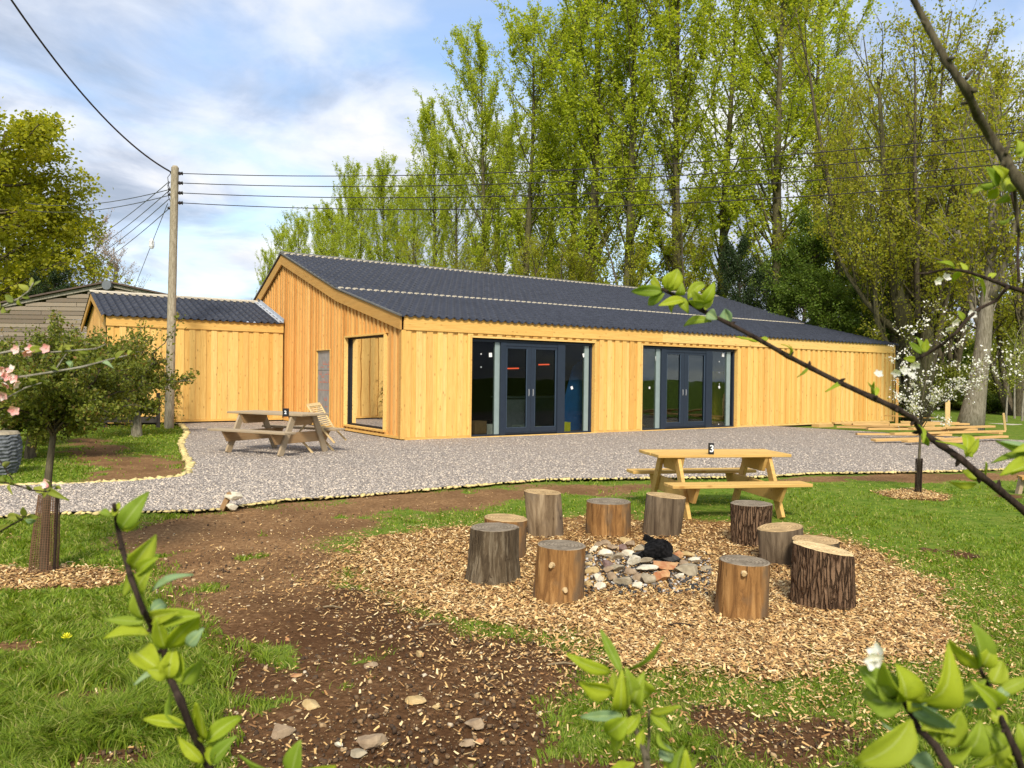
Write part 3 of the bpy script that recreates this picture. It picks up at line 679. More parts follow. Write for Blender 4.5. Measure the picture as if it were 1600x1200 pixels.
door_group((D2[0], 7.99, 8.15, 8.33, 8.93, 9.27, 10.0, 10.27, 10.98, 11.14, D2[1]),
           [(1029, 560, .055, .1), (1132.5, 554.5, .05, -.1), (1017.5, 606, .028, 0), (1126.5, 605, .035, .5), (1126.5, 565, .014, 0), (1126.5, 582, .012, 0), (1126.5, 600, .012, 0), (1125.5, 663, .014, 0)])
# light timber reveals round the doors
mb = MB()
for a, b_ in (D1, D2):
    mb.box(a - .048, -.062, .05, a - .002, .16, DH + .045); mb.box(b_ + .002, -.062, .05, b_ + .048, .16, DH + .045); mb.box(a - .002, -.062, DH + .003, b_ + .002, .16, DH + .045)
mb.build('door_lining', M['cladX'], bld)
# gable window
y0, y1, z0, z1 = GW
win = D.objects.new('window', None); COL.objects.link(win); win.parent = bld; win.location = (0, y0, z0)
mb = MB(); tr_ = .05
mb.box(-.10, y0 - tr_ + .02, z0 - .045, .12, y1 + tr_ - .02, z0 - .001); mb.box(-.10, y0 - tr_ + .02, z1 + .001, .12, y1 + tr_ - .02, z1 + .045)
mb.box(-.10, y0 - tr_ + .02, z0, .12, y0 - .001, z1); mb.box(-.10, y1 + .001, z0, .12, y1 + tr_ - .02, z1)
mb.build('window_surround', M['cladY'], win)
mb = MB(); f_ = .045
mb.box(.05, y0, z0, .11, y0 + f_, z1); mb.box(.05, y1 - f_, z0, .11, y1, z1); mb.box(.05, y0 + f_, z0, .11, y1 - f_, z0 + f_); mb.box(.05, y0 + f_, z1 - f_, .11, y1 - f_, z1)
mb.build('window_frame', M['black'], win)
mb = MB(); mb.box(.07, y0 + f_, z0 + f_, .08, y1 - f_, z1 - f_); mb.build('pane', M['mirror'], win)
# boarded doorway: grey foil insulation with faint red print
M['foil'] = plain('grey foil insulation', (.25, .265, .28), .45, .2, .2, 6)
M['redprint'] = plain('faded red print', (.50, .16, .11), .6)
ins = D.objects.new('insulated_doorway', None); COL.objects.link(ins); ins.parent = bld; ins.location = (0, GP[0], 0)
mb = MB(); mb.box(.0, GP[0] + .004, GP[2], .0025, GP[1] - .004, 1.06); mb.box(.0, GP[0] + .004, 1.075, .0025, GP[1] - .004, 1.62); mb.box(.0, GP[0] + .004, 1.632, .0025, GP[1] - .004, GP[3]); mb.build('insulation_board', M['foil'], ins)
mb = MB(); mb.box(-.002, GP[0] + .004, 1.061, .002, GP[1] - .004, 1.074)
rr2 = random.Random(9)
for zc in (1.28, 1.42, 1.50, 1.70, 1.78, .78, .6):
    y = GP[0] + .06
    while y < GP[1] - .25:
        wd = rr2.uniform(.10, .24)
        if rr2.random() < .75:
            mb.box(-.0025, y, zc, -.0005, y + wd, zc + .024)
            if rr2.random() < .5: mb.box(-.0025, y, zc + .02, -.0005, y + .03, zc + .09); mb.box(-.0025, y + wd - .03, zc + .02, -.0005, y + wd, zc + .09)
        y += wd + rr2.uniform(.04, .10)
mb.build('printed_marks', M['redprint'], ins)
mb = MB(); mb.box(-.055, GP[0] - .03, GP[2], .0, GP[0] + .003, GP[3]); mb.box(-.055, GP[1] - .003, GP[2], .0, GP[1] + .03, GP[3]); mb.box(-.055, GP[0], GP[3], .0, GP[1], GP[3] + .03); mb.build('door_lining', M['cladZ'], ins)

# things inside, seen through the glass
def P3(u, v, y): return PY(u, v, y)
M['counter'] = plain('white counter panel', (.55, .58, .56), .5)
fl_ = .047
c = thing('display_counter', 'white and glass display counter standing inside the left door set', 'counter', (4.6, 2.5, fl_))
mb = MB(); mb.box(4.3, 2.3, fl_, 5.1, 2.9, .86); mb.build('cabinet', M['counter'], c, bevel=.01)
mb = MB(); mb.box(4.25, 2.25, .9, 6.9, 2.95, .95); mb.build('worktop', M['spacer'], c)
mb = MB(); mb.box(5.12, 2.32, fl_, 6.8, 2.88, .89); mb.build('glass_case', plain('dark display glass', (.05, .08, .09), .15), c)
mb = MB(); mb.box(4.95, 2.27, .2, 4.99, 2.29, .8); mb.build('handle', M['steel'], c)
M['yellow'] = plain('yellow plastic', (.75, .70, .03), .5)
M['bluesheet'] = plain('blue sheet', (.02, .12, .38), .4)
M['card'] = plain('brown cardboard', (.30, .18, .08), .8)
def crate(name, label, cat, x, y, sx, sy, sz, mat, rz=0, z=None):
    z = fl_ if z is None else z
    t_ = thing(name, label, cat, (x, y, z), rz); mb = MB(); q = .012
    mb.box(-sx, -sy, 0, sx, sy, q); mb.box(-sx, -sy, q, -sx + q, sy, sz); mb.box(sx - q, -sy, q, sx, sy, sz); mb.box(-sx + q, -sy, q, sx - q, -sy + q, sz); mb.box(-sx + q, sy - q, q, sx - q, sy, sz)
    mb.build('walls', mat, t_, local=True, bevel=.004)
    mb = MB(); mb.box(-sx - .006, -sy - .006, sz, sx + .006, -.004, sz + .012); mb.box(-sx - .006, .004, sz, sx + .006, sy + .006, sz + .016); mb.build('lid', mat, t_, local=True)
    return t_
g_ = 'boxes on the floor behind the doors'
crate('plastic_crate', 'yellow box on the floor just behind the right side pane', 'crate', 4.98, .45, .13, .12, .25, M['yellow'], .2, fl_)
crate('plastic_crate', 'small yellow box low behind the right door leaf', 'crate', 4.25, .6, .12, .1, .14, M['yellow'], -.1)
crate('storage_box', 'pale grey box behind the right leaf of the left doors', 'box', 3.95, .9, .22, .15, .16, M['spacer'], .1)
crate('cardboard_box', 'brown cardboard box behind the far left pane', 'box', 2.55, 1.0, .22, .18, .30, M['card'], .3)
crate('paint_tub', 'white tub beside the brown cardboard box', 'tub', 2.72, .5, .09, .09, .24, M['white'])
mb = MB(); mb.prism([(5.05, fl_), (5.95, fl_), (5.9, 2.0), (5.6, 1.8)], 1, .86, .90)
o = mb.build('blue_sheet', M['bluesheet'], loc=(5.4, .88, fl_)); tag(o, 'blue plastic sheet leaning inside the right end pane', 'sheet')
rr2 = random.Random(2)
for i, lb in enumerate(('long offcut timber lying behind the left pane of the right doors', 'shorter offcut timber crossing the long one behind the right doors')):
    mb = MB(); mb.bar((7.6 + i * .2, .7, fl_ + .03 + .3 * (1 - i)), (8.6 - i * .15, 1.2 + i * .1, fl_ + .02), .10, .035); o = mb.build('timber_offcut', M['cladX'], loc=(8, .9, fl_)); tag(o, lb, 'timber')
crate('rubble_tub', 'pale tub low behind the left leaf of the right doors', 'tub', 9.3, .8, .2, .15, .14, M['card'])
crate('yellow_cabinet', 'tall yellow cabinet inside the right end pane', 'cabinet', 12.1, 1.6, .22, .25, 1.7, plain('dark yellow paint', (.5, .38, .03), .6))
M['heat'], t, b = newmat('red heater glow'); b.inputs['Emission Color'].default_value = (1, .12, .04, 1); b.inputs['Emission Strength'].default_value = 1.0; b.inputs['Base Color'].default_value = (.5, .1, .05, 1)
for (u, v), lb in (((801, 576), 'glowing red heater bar seen through the left door leaf'), ((849, 570), 'glowing red heater bar seen through the right door leaf')):
    p = P3(u, v, 3.4); t_ = thing('heater', lb, 'heater', tuple(p)); rz = .05
    mb = MB(); mb.tube([p + np.array((-.20, -.03, 0)), p + np.array((.20, -.03, .015))], .018, 8); mb.build('heating_element', M['heat'], t_)
    mb = MB(); mb.box(p[0] - .26, p[1], p[2] - .06, p[0] + .26, p[1] + .05, p[2] + .06); mb.build('housing', M['lining'], t_)
    mb = MB(); mb.tube([p + np.array((0, .03, .06)), (p[0], p[1] + .03, 3.4)], .008, 5); mb.build('hanging_rod', M['lining'], t_)

# ------------------------------------------------------------------ low annexe on the left
AY, AH, AL, ARY, ARZ = 8.36, 3.08, 5.05, 11.05, 3.9
anx = thing('timber_annexe', 'low larch clad annexe with dark tiled roof joined to the gable wall', 'building', (-AL, AY, 0))
mb = MB(); cladding(mb, -AL, -.10, .13, lambda x: AH - .26, [], lambda m_, p, q, s0, s1, d0, d1: m_.box(p, AY - d1, s0, q, AY - d0, s1), mod=.30, ow=.17, proud=.018); mb.build('front_wall', M['cladZ'], anx)
mb = MB(); mb.box(-AL - .03, AY - .07, AH - .28, -2.3, AY - .045, AH); mb.box(-2.298, AY - .07, AH - .28, -.10, AY - .045, AH); mb.build('fascia', M['cladX'], anx)
mb = MB(); mb.box(-AL, AY - .055, .07, -.10, AY - .002, .128); mb.build('base_board', M['cladX'], anx)
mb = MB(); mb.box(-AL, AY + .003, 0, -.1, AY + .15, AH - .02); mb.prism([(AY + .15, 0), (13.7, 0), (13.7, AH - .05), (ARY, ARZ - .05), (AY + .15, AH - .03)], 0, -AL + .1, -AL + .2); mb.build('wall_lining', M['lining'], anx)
mb = MB(); n_ = 20
for i in range(n_):
    p = AY + .02 + i * .26; q = p + .25
    za = np.interp(p, [AY, ARY, 13.8], [AH, ARZ, AH]) - .1; zb = np.interp(q, [AY, ARY, 13.8], [AH, ARZ, AH]) - .1
    mb.add([(-AL, p, .1), (-AL + .03, p, .1), (-AL + .03, q, .1), (-AL, q, .1), (-AL, p, za), (-AL + .03, p, za), (-AL + .03, q, zb), (-AL, q, zb)], [(0, 3, 2, 1), (4, 5, 6, 7), (0, 1, 5, 4), (1, 2, 6, 5), (2, 3, 7, 6), (3, 0, 4, 7)])
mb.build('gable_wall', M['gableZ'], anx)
V_, F_, o_ = [], [], 0
for v, f in (roof_sheet(-AL - .16, -.15, AY - .14, AH - .02, ARY, ARZ + .02), roof_sheet(-AL - .16, -.15, 13.9, AH - .05, ARY, ARZ + .02)): V_.append(v); F_.append(f + o_); o_ += len(v)
rf = link('roof', mesh_np('annexe_roof', np.concatenate(V_), np.concatenate(F_), tile, True), anx); rf.data.transform(Matrix.Translation((AL, -AY, 0)))
filler('ridge_filler', -AL - .12, -.2, ARY - .12, ARZ + .01, .205, anx, .06, .05)
mb = MB(); mb.prism([(ARY - .13, ARZ + .07), (ARY, ARZ + .12), (ARY + .13, ARZ + .07), (ARY + .13, ARZ + .05), (ARY, ARZ + .09), (ARY - .13, ARZ + .05)], 0, -AL - .17, -.1); mb.build('ridge_cap', M['filler'], anx)
mb = MB()
mb.bar((-AL - .12, AY - .14, AH - .10), (-AL - .12, ARY, ARZ - .08), .04, .2); mb.bar((-AL - .12, 13.9, AH - .14), (-AL - .12, ARY, ARZ - .08), .04, .2); mb.build('barge_board', M['barge'], anx)
M['lead'] = plain('pale lead flashing', (.45, .48, .52), .5, .2, .15, 6)
mb = MB(); mb.bar((-.20, AY - .16, AH + .035), (-.20, ARY, ARZ + .085), .16, .02); mb.bar((-.125, AY - .16, AH + .08), (-.125, ARY, ARZ + .14), .02, .14); mb.build('flashing', M['lead'], anx)

# ------------------------------------------------------------------ weathered barn far left
barn = thing('weathered_barn', 'old grey weatherboarded barn behind the annexe with a low gable', 'building', (-9, 22, 0))
M['oldboard'] = wood('weathered grey boards', [(.20, .165, .125), (.27, .23, .18), (.16, .13, .10), (.31, .27, .215)], 'X', knots=.2, rough=.95)
# gable facing the viewer: measured at a depth of 40 m
bd = 40.0
def BP(u, v): return AT(u, v, bd)
apx = BP(172, 446); lft = BP(8, 478); rgt = BP(232, 464)
ax_ = RT * 1.0; ax_[2] = 0; ax_ /= np.linalg.norm(ax_); dn = np.array([FW[0], FW[1], 0]); dn /= np.linalg.norm(dn)
zr, za, zl = rgt[2], apx[2], lft[2]
wl = (lft - apx) @ ax_; wr = 3.6; zr = za - 0.0 + (zl - za) * abs(wr / wl)
mb = MB(); mbx = []
rowh = .22; z = 0
O = np.array([apx[0], apx[1], 0])
wl2 = wl * 1.15
def roofline(s_): return za + (zl - za) * abs(s_) / abs(wl)
while z < za - .05:
    z1_ = min(z + rowh - .012, za)
    s_left = wl2 if roofline(wl2) > z1_ else -(za - z1_) / (za - zl) * abs(wl); s_right = wr + 1.5 if roofline(wr + 1.5) > z1_ else (za - z1_) / (za - zl) * abs(wl)
    s_ = s_left; k2 = 0
    while s_ < s_right - .05:
        e_ = min(s_ + rr2.uniform(2.2, 4.4), s_right)
        a = O + ax_ * (s_ + .01) + np.array((0, 0, z)); c_ = O + ax_ * (e_ - .01) + np.array((0, 0, z)); up_ = np.array((0, 0, z1_ - z))
        off = -dn * .03
        mb.add([a + off, c_ + off, c_ + dn * .02, a + dn * .02, a + up_, c_ + up_, c_ + up_ + dn * .02, a + up_ + dn * .02], [(0, 3, 2, 1), (4, 5, 6, 7), (0, 1, 5, 4), (1, 2, 6, 5), (2, 3, 7, 6), (3, 0, 4, 7)])
        s_ = e_
    z += rowh
mb.build('gable_boards', M['oldboard'], barn)
mb = MB()
for sg, wd in ((-1, abs(wl2)), (1, wr + 1.5)):
    a = O + np.array((0, 0, za)); b_ = O + ax_ * sg * wd + np.array((0, 0, roofline(wd)))
    mb.bar(a - dn * .07 + np.array((0, 0, .02)), b_ - dn * .07 + np.array((0, 0, .02)), .05, .16)
mb.build('barge_board', M['barkpale'], barn)
mb = MB()
for sg, wd in ((-1, abs(wl2)), (1, wr + 1.5)):
    a = O + np.array((0, 0, za + .14)); b_ = O + ax_ * sg * wd + np.array((0, 0, roofline(wd) + .14)); back = dn * 14
    n_ = np.array((0, 0, .08)); q = [a - dn * .25, b_ - dn * .25, b_ + back, a + back]; mb.add([*q, *[p + n_ for p in q]], [(0, 3, 2, 1), (4, 5, 6, 7), (0, 1, 5, 4), (1, 2, 6, 5), (2, 3, 7, 6), (3, 0, 4, 7)])
mb.build('roof', plain('brown roof sheet', (.10, .07, .055), .8), barn)
mb = MB(); pc = O + np.array((0, 0, za - .02)) - dn * .12
mb.tube([pc - dn * .25, pc - dn * .05], .24, 14); mb.build('vent_cap', plain('grey vent metal', (.16, .17, .18), .5, .3), barn)

# ------------------------------------------------------------------ pole and wires
pb = G(264, 668); ptop = AT(273.5, 262, (pb - CAM) @ FW); hp = ptop[2]
pole = thing('utility_pole', 'tall weathered timber telegraph pole in front of the annexe', 'pole', tuple(pb))
pt = np.array([pb[0], pb[1], hp])
lean = ptop - pt
mb = MB(); mb.tube([pb + lean * 0 + (0, 0, -.1), pb + lean * .5 + (0, 0, hp * .5), ptop, ptop + (0, 0, .05)], [.125, .11, .098, .06], 14); mb.build('post', M['polewood'], pole, smooth=False)
M['insul'] = plain('dark insulator', (.03, .025, .025), .3)
PD = (pb - CAM) @ FW
def PP(u, v, dd=0): return AT(u, v, PD + dd)
ins_pts = [(282, 271), (282, 286), (282, 301.5), (282, 317)]
for u, v in ins_pts:
    p = PP(u, v); mb = MB(); c0 = PP(273, v + .5); mb.tube([c0, p], .015, 5); mb.tube([p - RT * .06, p - RT * .02, p + RT * .02, p + RT * .05], [.03, .055, .03, .055], 8); mb.build('insulator', M['insul'], pole)
for u, v in ((266, 296), (266, 304), (265, 325), (269, 270)):
    p = PP(u, v); mb = MB(); mb.tube([p - RT * .05, p, p + RT * .05], [.03, .045, .03], 8); mb.build('insulator', M['insul'], pole)
mb = MB()
for k in range(3):
    a = [PP(266, 272 + 12 * k), PP(262, 277 + 12 * k), PP(263.5, 290 + 9 * k), PP(267, 299 + 9 * k)]; mb.tube(a, .01, 4)
mb.build('jumper_cables', M['insul'], pole)
def wire(a, b_, sag, r_, label, name='overhead_wire', group=None, n=24):
    a = np.array(a); b_ = np.array(b_); mb = MB(); pts = [a + (b_ - a) * t_ - np.array((0, 0, sag * 4 * t_ * (1 - t_))) for t_ in np.linspace(0, 1, n)]
    mb.tube(pts, r_, 4); o_ = mb.build(name, M['insul'], loc=tuple(a)); tag(o_, label, 'wire', group); return o_
for i, ((u, v), v2) in enumerate(zip(ins_pts, (175, 197, 222, 249))):
    a = PP(u + 2, v); b_ = AT(1600, v2, 15.5); e_ = a + (b_ - a) * 1.35
    e_ = e_ + np.array((0, 0, .15))
    wire(a, e_, .66, .011, ('topmost', 'second', 'third', 'lowest')[i] + ' of the four wires running from the pole across the poplars')
wire(PP(266, 268), AT(-60, -120, 14), .6, .026, 'thick twisted cable rising from the pole top towards the upper corner', 'service_cable')
for u2, v2, sv, lb in ((100, 312, 296, 'upper of two wires from the pole to the big tree'), (100, 323, 305, 'lower of two wires from the pole to the big tree')):
    wire(PP(265, sv), AT(u2 - 60, v2 + 5, 32), .25, .012, lb)
for i, (sv, u2, v2) in enumerate(((284, 90, 398), (298, 90, 416), (311, 92, 428), (326, 100, 436))):
    wire(PP(264, sv), AT(u2, v2, 46), .35, .014, ('highest', 'second', 'third', 'lowest')[i] + ' of four wires slanting from the pole down behind the barn')
sa, sb, scn = PP(262, 318), AT(237, 381, 26), AT(208, 455, 32)
mb = MB(); mb.tube([sa, sb, scn], .010, 4); o = mb.build('stay_wire', M['insul'], loc=tuple(sa)); tag(o, 'thin stay wire with a small white insulator slanting from the pole', 'wire')
mb = MB(); mb.tube([sb + (0, 0, .16), sb + (0, 0, .08), sb - (0, 0, .08), sb - (0, 0, .16)], [.05, .085, .085, .05], 8); mb.build('strain_insulator', M['white'], o)
# the yard post beside the pole and the low dark fence
mb = MB(); p = G(258, 664); p = p + FW * .3; mb.tube([(p[0], p[1], 0), (p[0] + .02, p[1], 1.6)], [.09, .08], 10); t_ = thing('ivy_post', 'pale ivy wrapped post beside the telegraph pole', 'post', (p[0], p[1], 0)); mb.build('post', M['polewood'], t_)
ivyp = p
fn = thing('rail_fence', 'low dark timber rail fence behind the hawthorn', 'fence', tuple(G(248, 664)))
M['darkwood'] = plain('dark stained timber', (.045, .038, .032), .85, 0, .3, 10)
for u in (247, 207, 165, 120):
    g0 = G(u, 668); mb = MB(); mb.bar((g0[0], g0[1], 0), (g0[0], g0[1], .95 if u == 247 else .55), .09, .09, (1, 0, 0)); mb.build('post', M['darkwood'], fn)
for z in (.22, .48):
    a = G(247, 668) + (0, 0, z); b_ = G(100, 668) + (0, 0, z); mb = MB(); mb.bar(a - FW * .07, b_ - FW * .07, .03, .17); mb.build('rail', M['darkwood'], fn)

# ------------------------------------------------------------------ furniture
M['tabnew'] = wood('new pine table timber', [(.58, .37, .12), (.68, .46, .16), (.50, .30, .09), (.62, .42, .14)], 'X', knots=.6)
M['brace'] = wood('brown stub and shaded brace timber', [(.34, .22, .11), (.40, .27, .14), (.29, .18, .09)], 'Y', knots=.3)  # brown stub; on the weathered table's braces the darker tone stands for shade
M['tabold'] = wood('weathered table timber', [(.40, .31, .20), (.46, .37, .25), (.33, .25, .155), (.44, .34, .21)], 'X', knots=.3, weather=(.33, .27, .19))
def picnic_table(label, loc, rz, mat, scale, length, fin, spread, number):
    t_ = thing('picnic_table', label, 'table', loc, rz, 'picnic tables', scale)
    hl = length / 2; zt = .75; sp = spread / 2
    mb = MB()
    for i in range(5): y = -.36 + i * .146; mb.box(-hl + rr.uniform(0, .01), y, zt - .038, hl - rr.uniform(0, .01), y + .138, zt)
    mb.build('tabletop', mat, t_, local=True, bevel=.005)
    for s_ in (-1, 1):
        mb = MB()
        for j in range(2): y = s_ * (sp + .09) - .14 + j * .146; mb.box(-hl, y, .405, hl, y + .138, .445)
        mb.build('bench', mat, t_, local=True, bevel=.005)
    for e_ in (-1, 1):
        x = e_ * (hl - fin)
        for s_ in (-1, 1):
            mb = MB(); mb.bar((x, s_ * (sp + .02), 0), (x, s_ * .26, zt - .04), .045, .12, (0, 1, 0)); 
            o_ = mb.build('leg', mat, t_, local=True, bevel=.004)
        xi = x - e_ * .047
        mb = MB(); mb.prism([(-.34, zt - .04), (.34, zt - .04), (.25, zt - .22), (-.25, zt - .22)], 0, xi - .022, xi + .022); mb.build('top_brace', M['brace'] if number == '2' else mat, t_, local=True, bevel=.003)
        q = sp + .20; mb = MB(); mb.prism([(-q, .404), (q, .404), (q - .12, .21), (-q + .12, .21)], 0, xi - .022, xi + .022); mb.build('bench_brace', M['brace'] if number == '2' else mat, t_, local=True, bevel=.003)
    return t_
T1 = picnic_table('weathered grey brown picnic table on the gravel by the gable', (-3.30, -1.42, .036), R(-62), M['tabold'], 1.0, 1.9, .30, 1.15, '2')
T3 = picnic_table('new golden pine picnic table on the grass behind the stump seats', (-.98, -9.98, 0), R(-24), M['tabnew'], .9, 1.75, .28, 1.20, '3')
def number_block(u, v, zt, txt, label, rz, hh=.15, ww=.075):
    p = G(u, v, zt); t_ = thing('table_number', label, 'sign', tuple(p), rz)
    mb = MB(); mb.box(-ww / 2, -.02, 0, ww / 2, .02, hh); mb.build('block', M['black'], t_, local=True, bevel=.004)
    cu = D.curves.new('digit', 'FONT'); cu.body = txt; cu.size = hh * (.85 if txt == '3' else .55); cu.align_x = 'CENTER'; cu.align_y = 'CENTER'; cu.extrude = .001; cu.offset = .0025
    tmp = D.objects.new('digit_tmp', cu); COL.objects.link(tmp); dg = bpy.context.evaluated_depsgraph_get(); me_ = D.meshes.new_from_object(tmp.evaluated_get(dg)); D.objects.remove(tmp)
    me_.materials.clear(); me_.materials.append(M['white']); o_ = link('digit', me_, t_); o_.rotation_euler = (R(90), 0, 0); o_.location = (0, -.0225, hh * .5); return t_
number_block(1111, 710, .675, '3', 'black block with a white 3 on the new pine table', -YAW + .1, .125, .055)
number_block(446.5, 651, .787, '2', 'black block with a small white 2 on the weathered table', -YAW, .14, .10)

# slatted chair tipped against the weathered table
def chair():
    D0 = 14.9
    def C(u, v, dd=0): return AT(u, v, D0 + dd)
    t_ = thing('garden_chair', 'pale slatted folding garden chair tipped against the weathered picnic table', 'chair', tuple(G(510, 708)))
    mat = wood('pale teak chair', [(.62, .47, .24), (.70, .54, .30), (.55, .41, .20)], 'Z', knots=0)
    tl, tr_, bl, br = C(481, 634, .1), C(500, 631.5, .45), C(503, 670, -.1), C(520, 666, .25)
    up = -FW
    mb = MB(); mb.bar(tl - (bl - tl) * .0, bl, .03, .035, up); mb.build('back_rail', mat, t_)
    mb = MB(); mb.bar(tr_, br, .03, .035, up); mb.build('back_rail', mat, t_)
    mb = MB(); mb.bar(tl, tr_, .035, .07, bl - tl); 
    for i in range(1, 12):
        f0 = i / 12; mb.bar(tl + (bl - tl) * f0, tr_ + (br - tr_) * f0, .012, .024, bl - tl)
    mb.build('back_slats', mat, t_)
    for a, b_ in ((bl, (523, 692, -.1)), (br, (541, 688, .25))): # rear legs continue downwards
        mb = MB(); mb.bar(a, C(*b_), .032, .032, up); mb.build('leg', mat, t_)
    # crossing legs
    for a, b_ in (((465, 681, -.25), (496, 716, -.25)), ((505, 686, .2), (527, 711, .2)), ((500, 668, -.1), (482, 690, -.2))):
        mb = MB(); mb.bar(C(*a), C(*b_), .032, .045, up); mb.build('leg', mat, t_)
    mb = MB(); mb.tube([C(465, 678, -.25), C(476, 665, -.2), C(485, 656, -.1), C(492, 655, -.05)], .018, 6); mb.build('armrest', mat, t_)
    mb = MB(); a, b2, c_, d_ = C(482, 690, -.2), C(505, 668, -.1), C(521, 667, .25), C(508, 685, .3)
    for i in range(9): f0 = (i + .5) / 9; mb.bar(a + (b2 - a) * f0, d_ + (c_ - d_) * f0, .012, .035, b2 - a)
    mb.build('seat_slats', mat, t_)
chair()

# ------------------------------------------------------------------ stump seats
def barkmat(name, cols, rough=.95, furrow=.5, sc=14, patches=None):
    m_, t, b = newmat(name); v = coords(t, (1, 1, .12)); n = noise(t, v, sc, 8, .68, .8)
    c = ramp(t, [(.30, cols[0]), (.5, cols[1]), (.68, cols[2])], n).outputs[0]
    n2_ = noise(t, coords(t, (1, 1, .5)), 5, 4)
    if patches: c = mixc(t, ramp(t, [(.48, 0.), (.60, .9)], n2_).outputs[0], c, patches)
    cr_ = noise(t, coords(t, (1, 1, .05)), 9, 3, .5, .3); c = mixc(t, ramp(t, [(.490, 0.), (.50, .75), (.51, 0.)], cr_).outputs[0], c, (.02, .010, .005))
    kn = voro(t, coords(t, (1, 1, .7), (2.3, 1.7, .4)), 6); c = mixc(t, ramp(t, [(.05, .8), (.11, 0.)], kn).outputs[0], c, (.04, .018, .008))
    t.links.new(c, b.inputs['Base Color']); b.inputs['Roughness'].default_value = rough; b.inputs['Specular IOR Level'].default_value = .12
    bump(t, b, n, furrow, .03); return m_
peel = lambda nm: barkmat(nm, [(.07, .03, .012), (.25, .125, .042), (.40, .22, .08)], .85, .5, 18, (.15, .10, .058))
M['st_orange'] = peel('peeled orange log')
M['st_grey'] = barkmat('grey weathered log', [(.06, .035, .018), (.22, .155, .09), (.38, .29, .18)], .9, .3, 12, (.15, .11, .075))
def furrowed(name, cols, sc=9, st=.16):
    m_, t, b = newmat(name); v0 = coords(t, (1, 1, st)); nd = t.nodes.new('ShaderNodeTexNoise'); nd.inputs['Scale'].default_value = 7; nd.inputs['Detail'].default_value = 4; t.links.new(v0, nd.inputs['Vector'])
    va = t.nodes.new('ShaderNodeVectorMath'); va.operation = 'MULTIPLY_ADD'; t.links.new(nd.outputs['Color'], va.inputs[0]); va.inputs[1].default_value = (.09, .09, .09); t.links.new(v0, va.inputs[2])
    e_ = voro(t, va.outputs[0], sc * 2.6, 'DISTANCE_TO_EDGE'); n = noise(t, coords(t, (1, 1, .5)), 22, 6, .7)
    c = ramp(t, [(.3, cols[1]), (.7, cols[2])], n).outputs[0]; c = mixc(t, ramp(t, [(.0, .9), (.10, 0.)], e_).outputs[0], c, cols[0])
    t.links.new(c, b.inputs['Base Color']); b.inputs['Roughness'].default_value = 1; b.inputs['Specular IOR Level'].default_value = .08
    bump(t, b, mth(t, 'ADD', mth(t, 'MULTIPLY', ramp(t, [(.0, 0.), (.2, 1.)], e_).outputs[0], 1.0), mth(t, 'MULTIPLY', n, .5)), 1, .03); return m_
M['st_rough'] = barkmat('rough grey bark', [(.025, .018, .012), (.10, .085, .06), (.24, .21, .16)], 1, 1, 20)
M['st_brown'] = barkmat('deep furrowed brown bark', [(.022, .012, .008), (.11, .06, .035), (.22, .14, .09)], 1, 1, 16)
M['st_rough'] = barkmat('speckled grey bark', [(.03, .02, .012), (.11, .08, .048), (.26, .21, .14)], 1, 1, 24)
M['st_brown'] = furrowed('deep furrowed brown bark', [(.05, .026, .015), (.11, .062, .036), (.23, .145, .085)], 17, .12)
M['st_darkgrey'] = barkmat('dark grey log', [(.04, .026, .016), (.13, .095, .06), (.24, .18, .115)], .95, .4, 12)
def endmat(name, lo, hi):
    m_, t, b = newmat(name); co = coords(t); sx = t.nodes.new('ShaderNodeVectorMath'); sx.operation = 'LENGTH'
    mp_ = t.nodes.new('ShaderNodeMapping'); mp_.inputs['Scale'].default_value = (1, 1, 0); t.links.new(co, mp_.inputs[0]); t.links.new(mp_.outputs[0], sx.inputs[0])
    rg = mth(t, 'ADD', mth(t, 'MULTIPLY', sx.outputs['Value'], 260.0), mth(t, 'MULTIPLY', noise(t, co, 8, 3), 9.0))
    sn = mth(t, 'SINE', rg); c = mixc(t, ramp(t, [(.3, 0.), (.9, 1.)], sn).outputs[0], hi, lo)
    c = mixc(t, ramp(t, [(.4, 0.), (.7, .7)], noise(t, co, 14, 5)).outputs[0], c, tuple(x * .55 for x in lo))
    sp_ = t.nodes.new('ShaderNodeSeparateXYZ'); t.links.new(co, sp_.inputs[0]); an = mth(t, 'ARCTAN2', sp_.outputs[1], sp_.outputs[0])
    ck = mth(t, 'ABSOLUTE', mth(t, 'SINE', mth(t, 'ADD', mth(t, 'MULTIPLY', an, 2.5), mth(t, 'MULTIPLY', noise(t, co, 9, 3), 5.0))))
    c = mixc(t, mth(t, 'MULTIPLY', ramp(t, [(.015, .9), (.05, 0.)], ck).outputs[0], ramp(t, [(.4, 0.), (.55, 1.)], noise(t, co, 5, 2)).outputs[0]), c, (.05, .03, .015))
    t.links.new(c, b.inputs['Base Color']); b.inputs['Roughness'].default_value = .9; b.inputs['Specular IOR Level'].default_value = .15; return m_
E_pale = endmat('pale sawn end', (.42, .29, .14), (.62, .46, .25)); E_grey = endmat('grey sawn end', (.16, .125, .085), (.27, .22, .16)); E_mid = endmat('warm sawn end', (.34, .22, .10), (.52, .36, .18)); E_fresh = endmat('fresh sawn end', (.52, .36, .17), (.74, .55, .29))
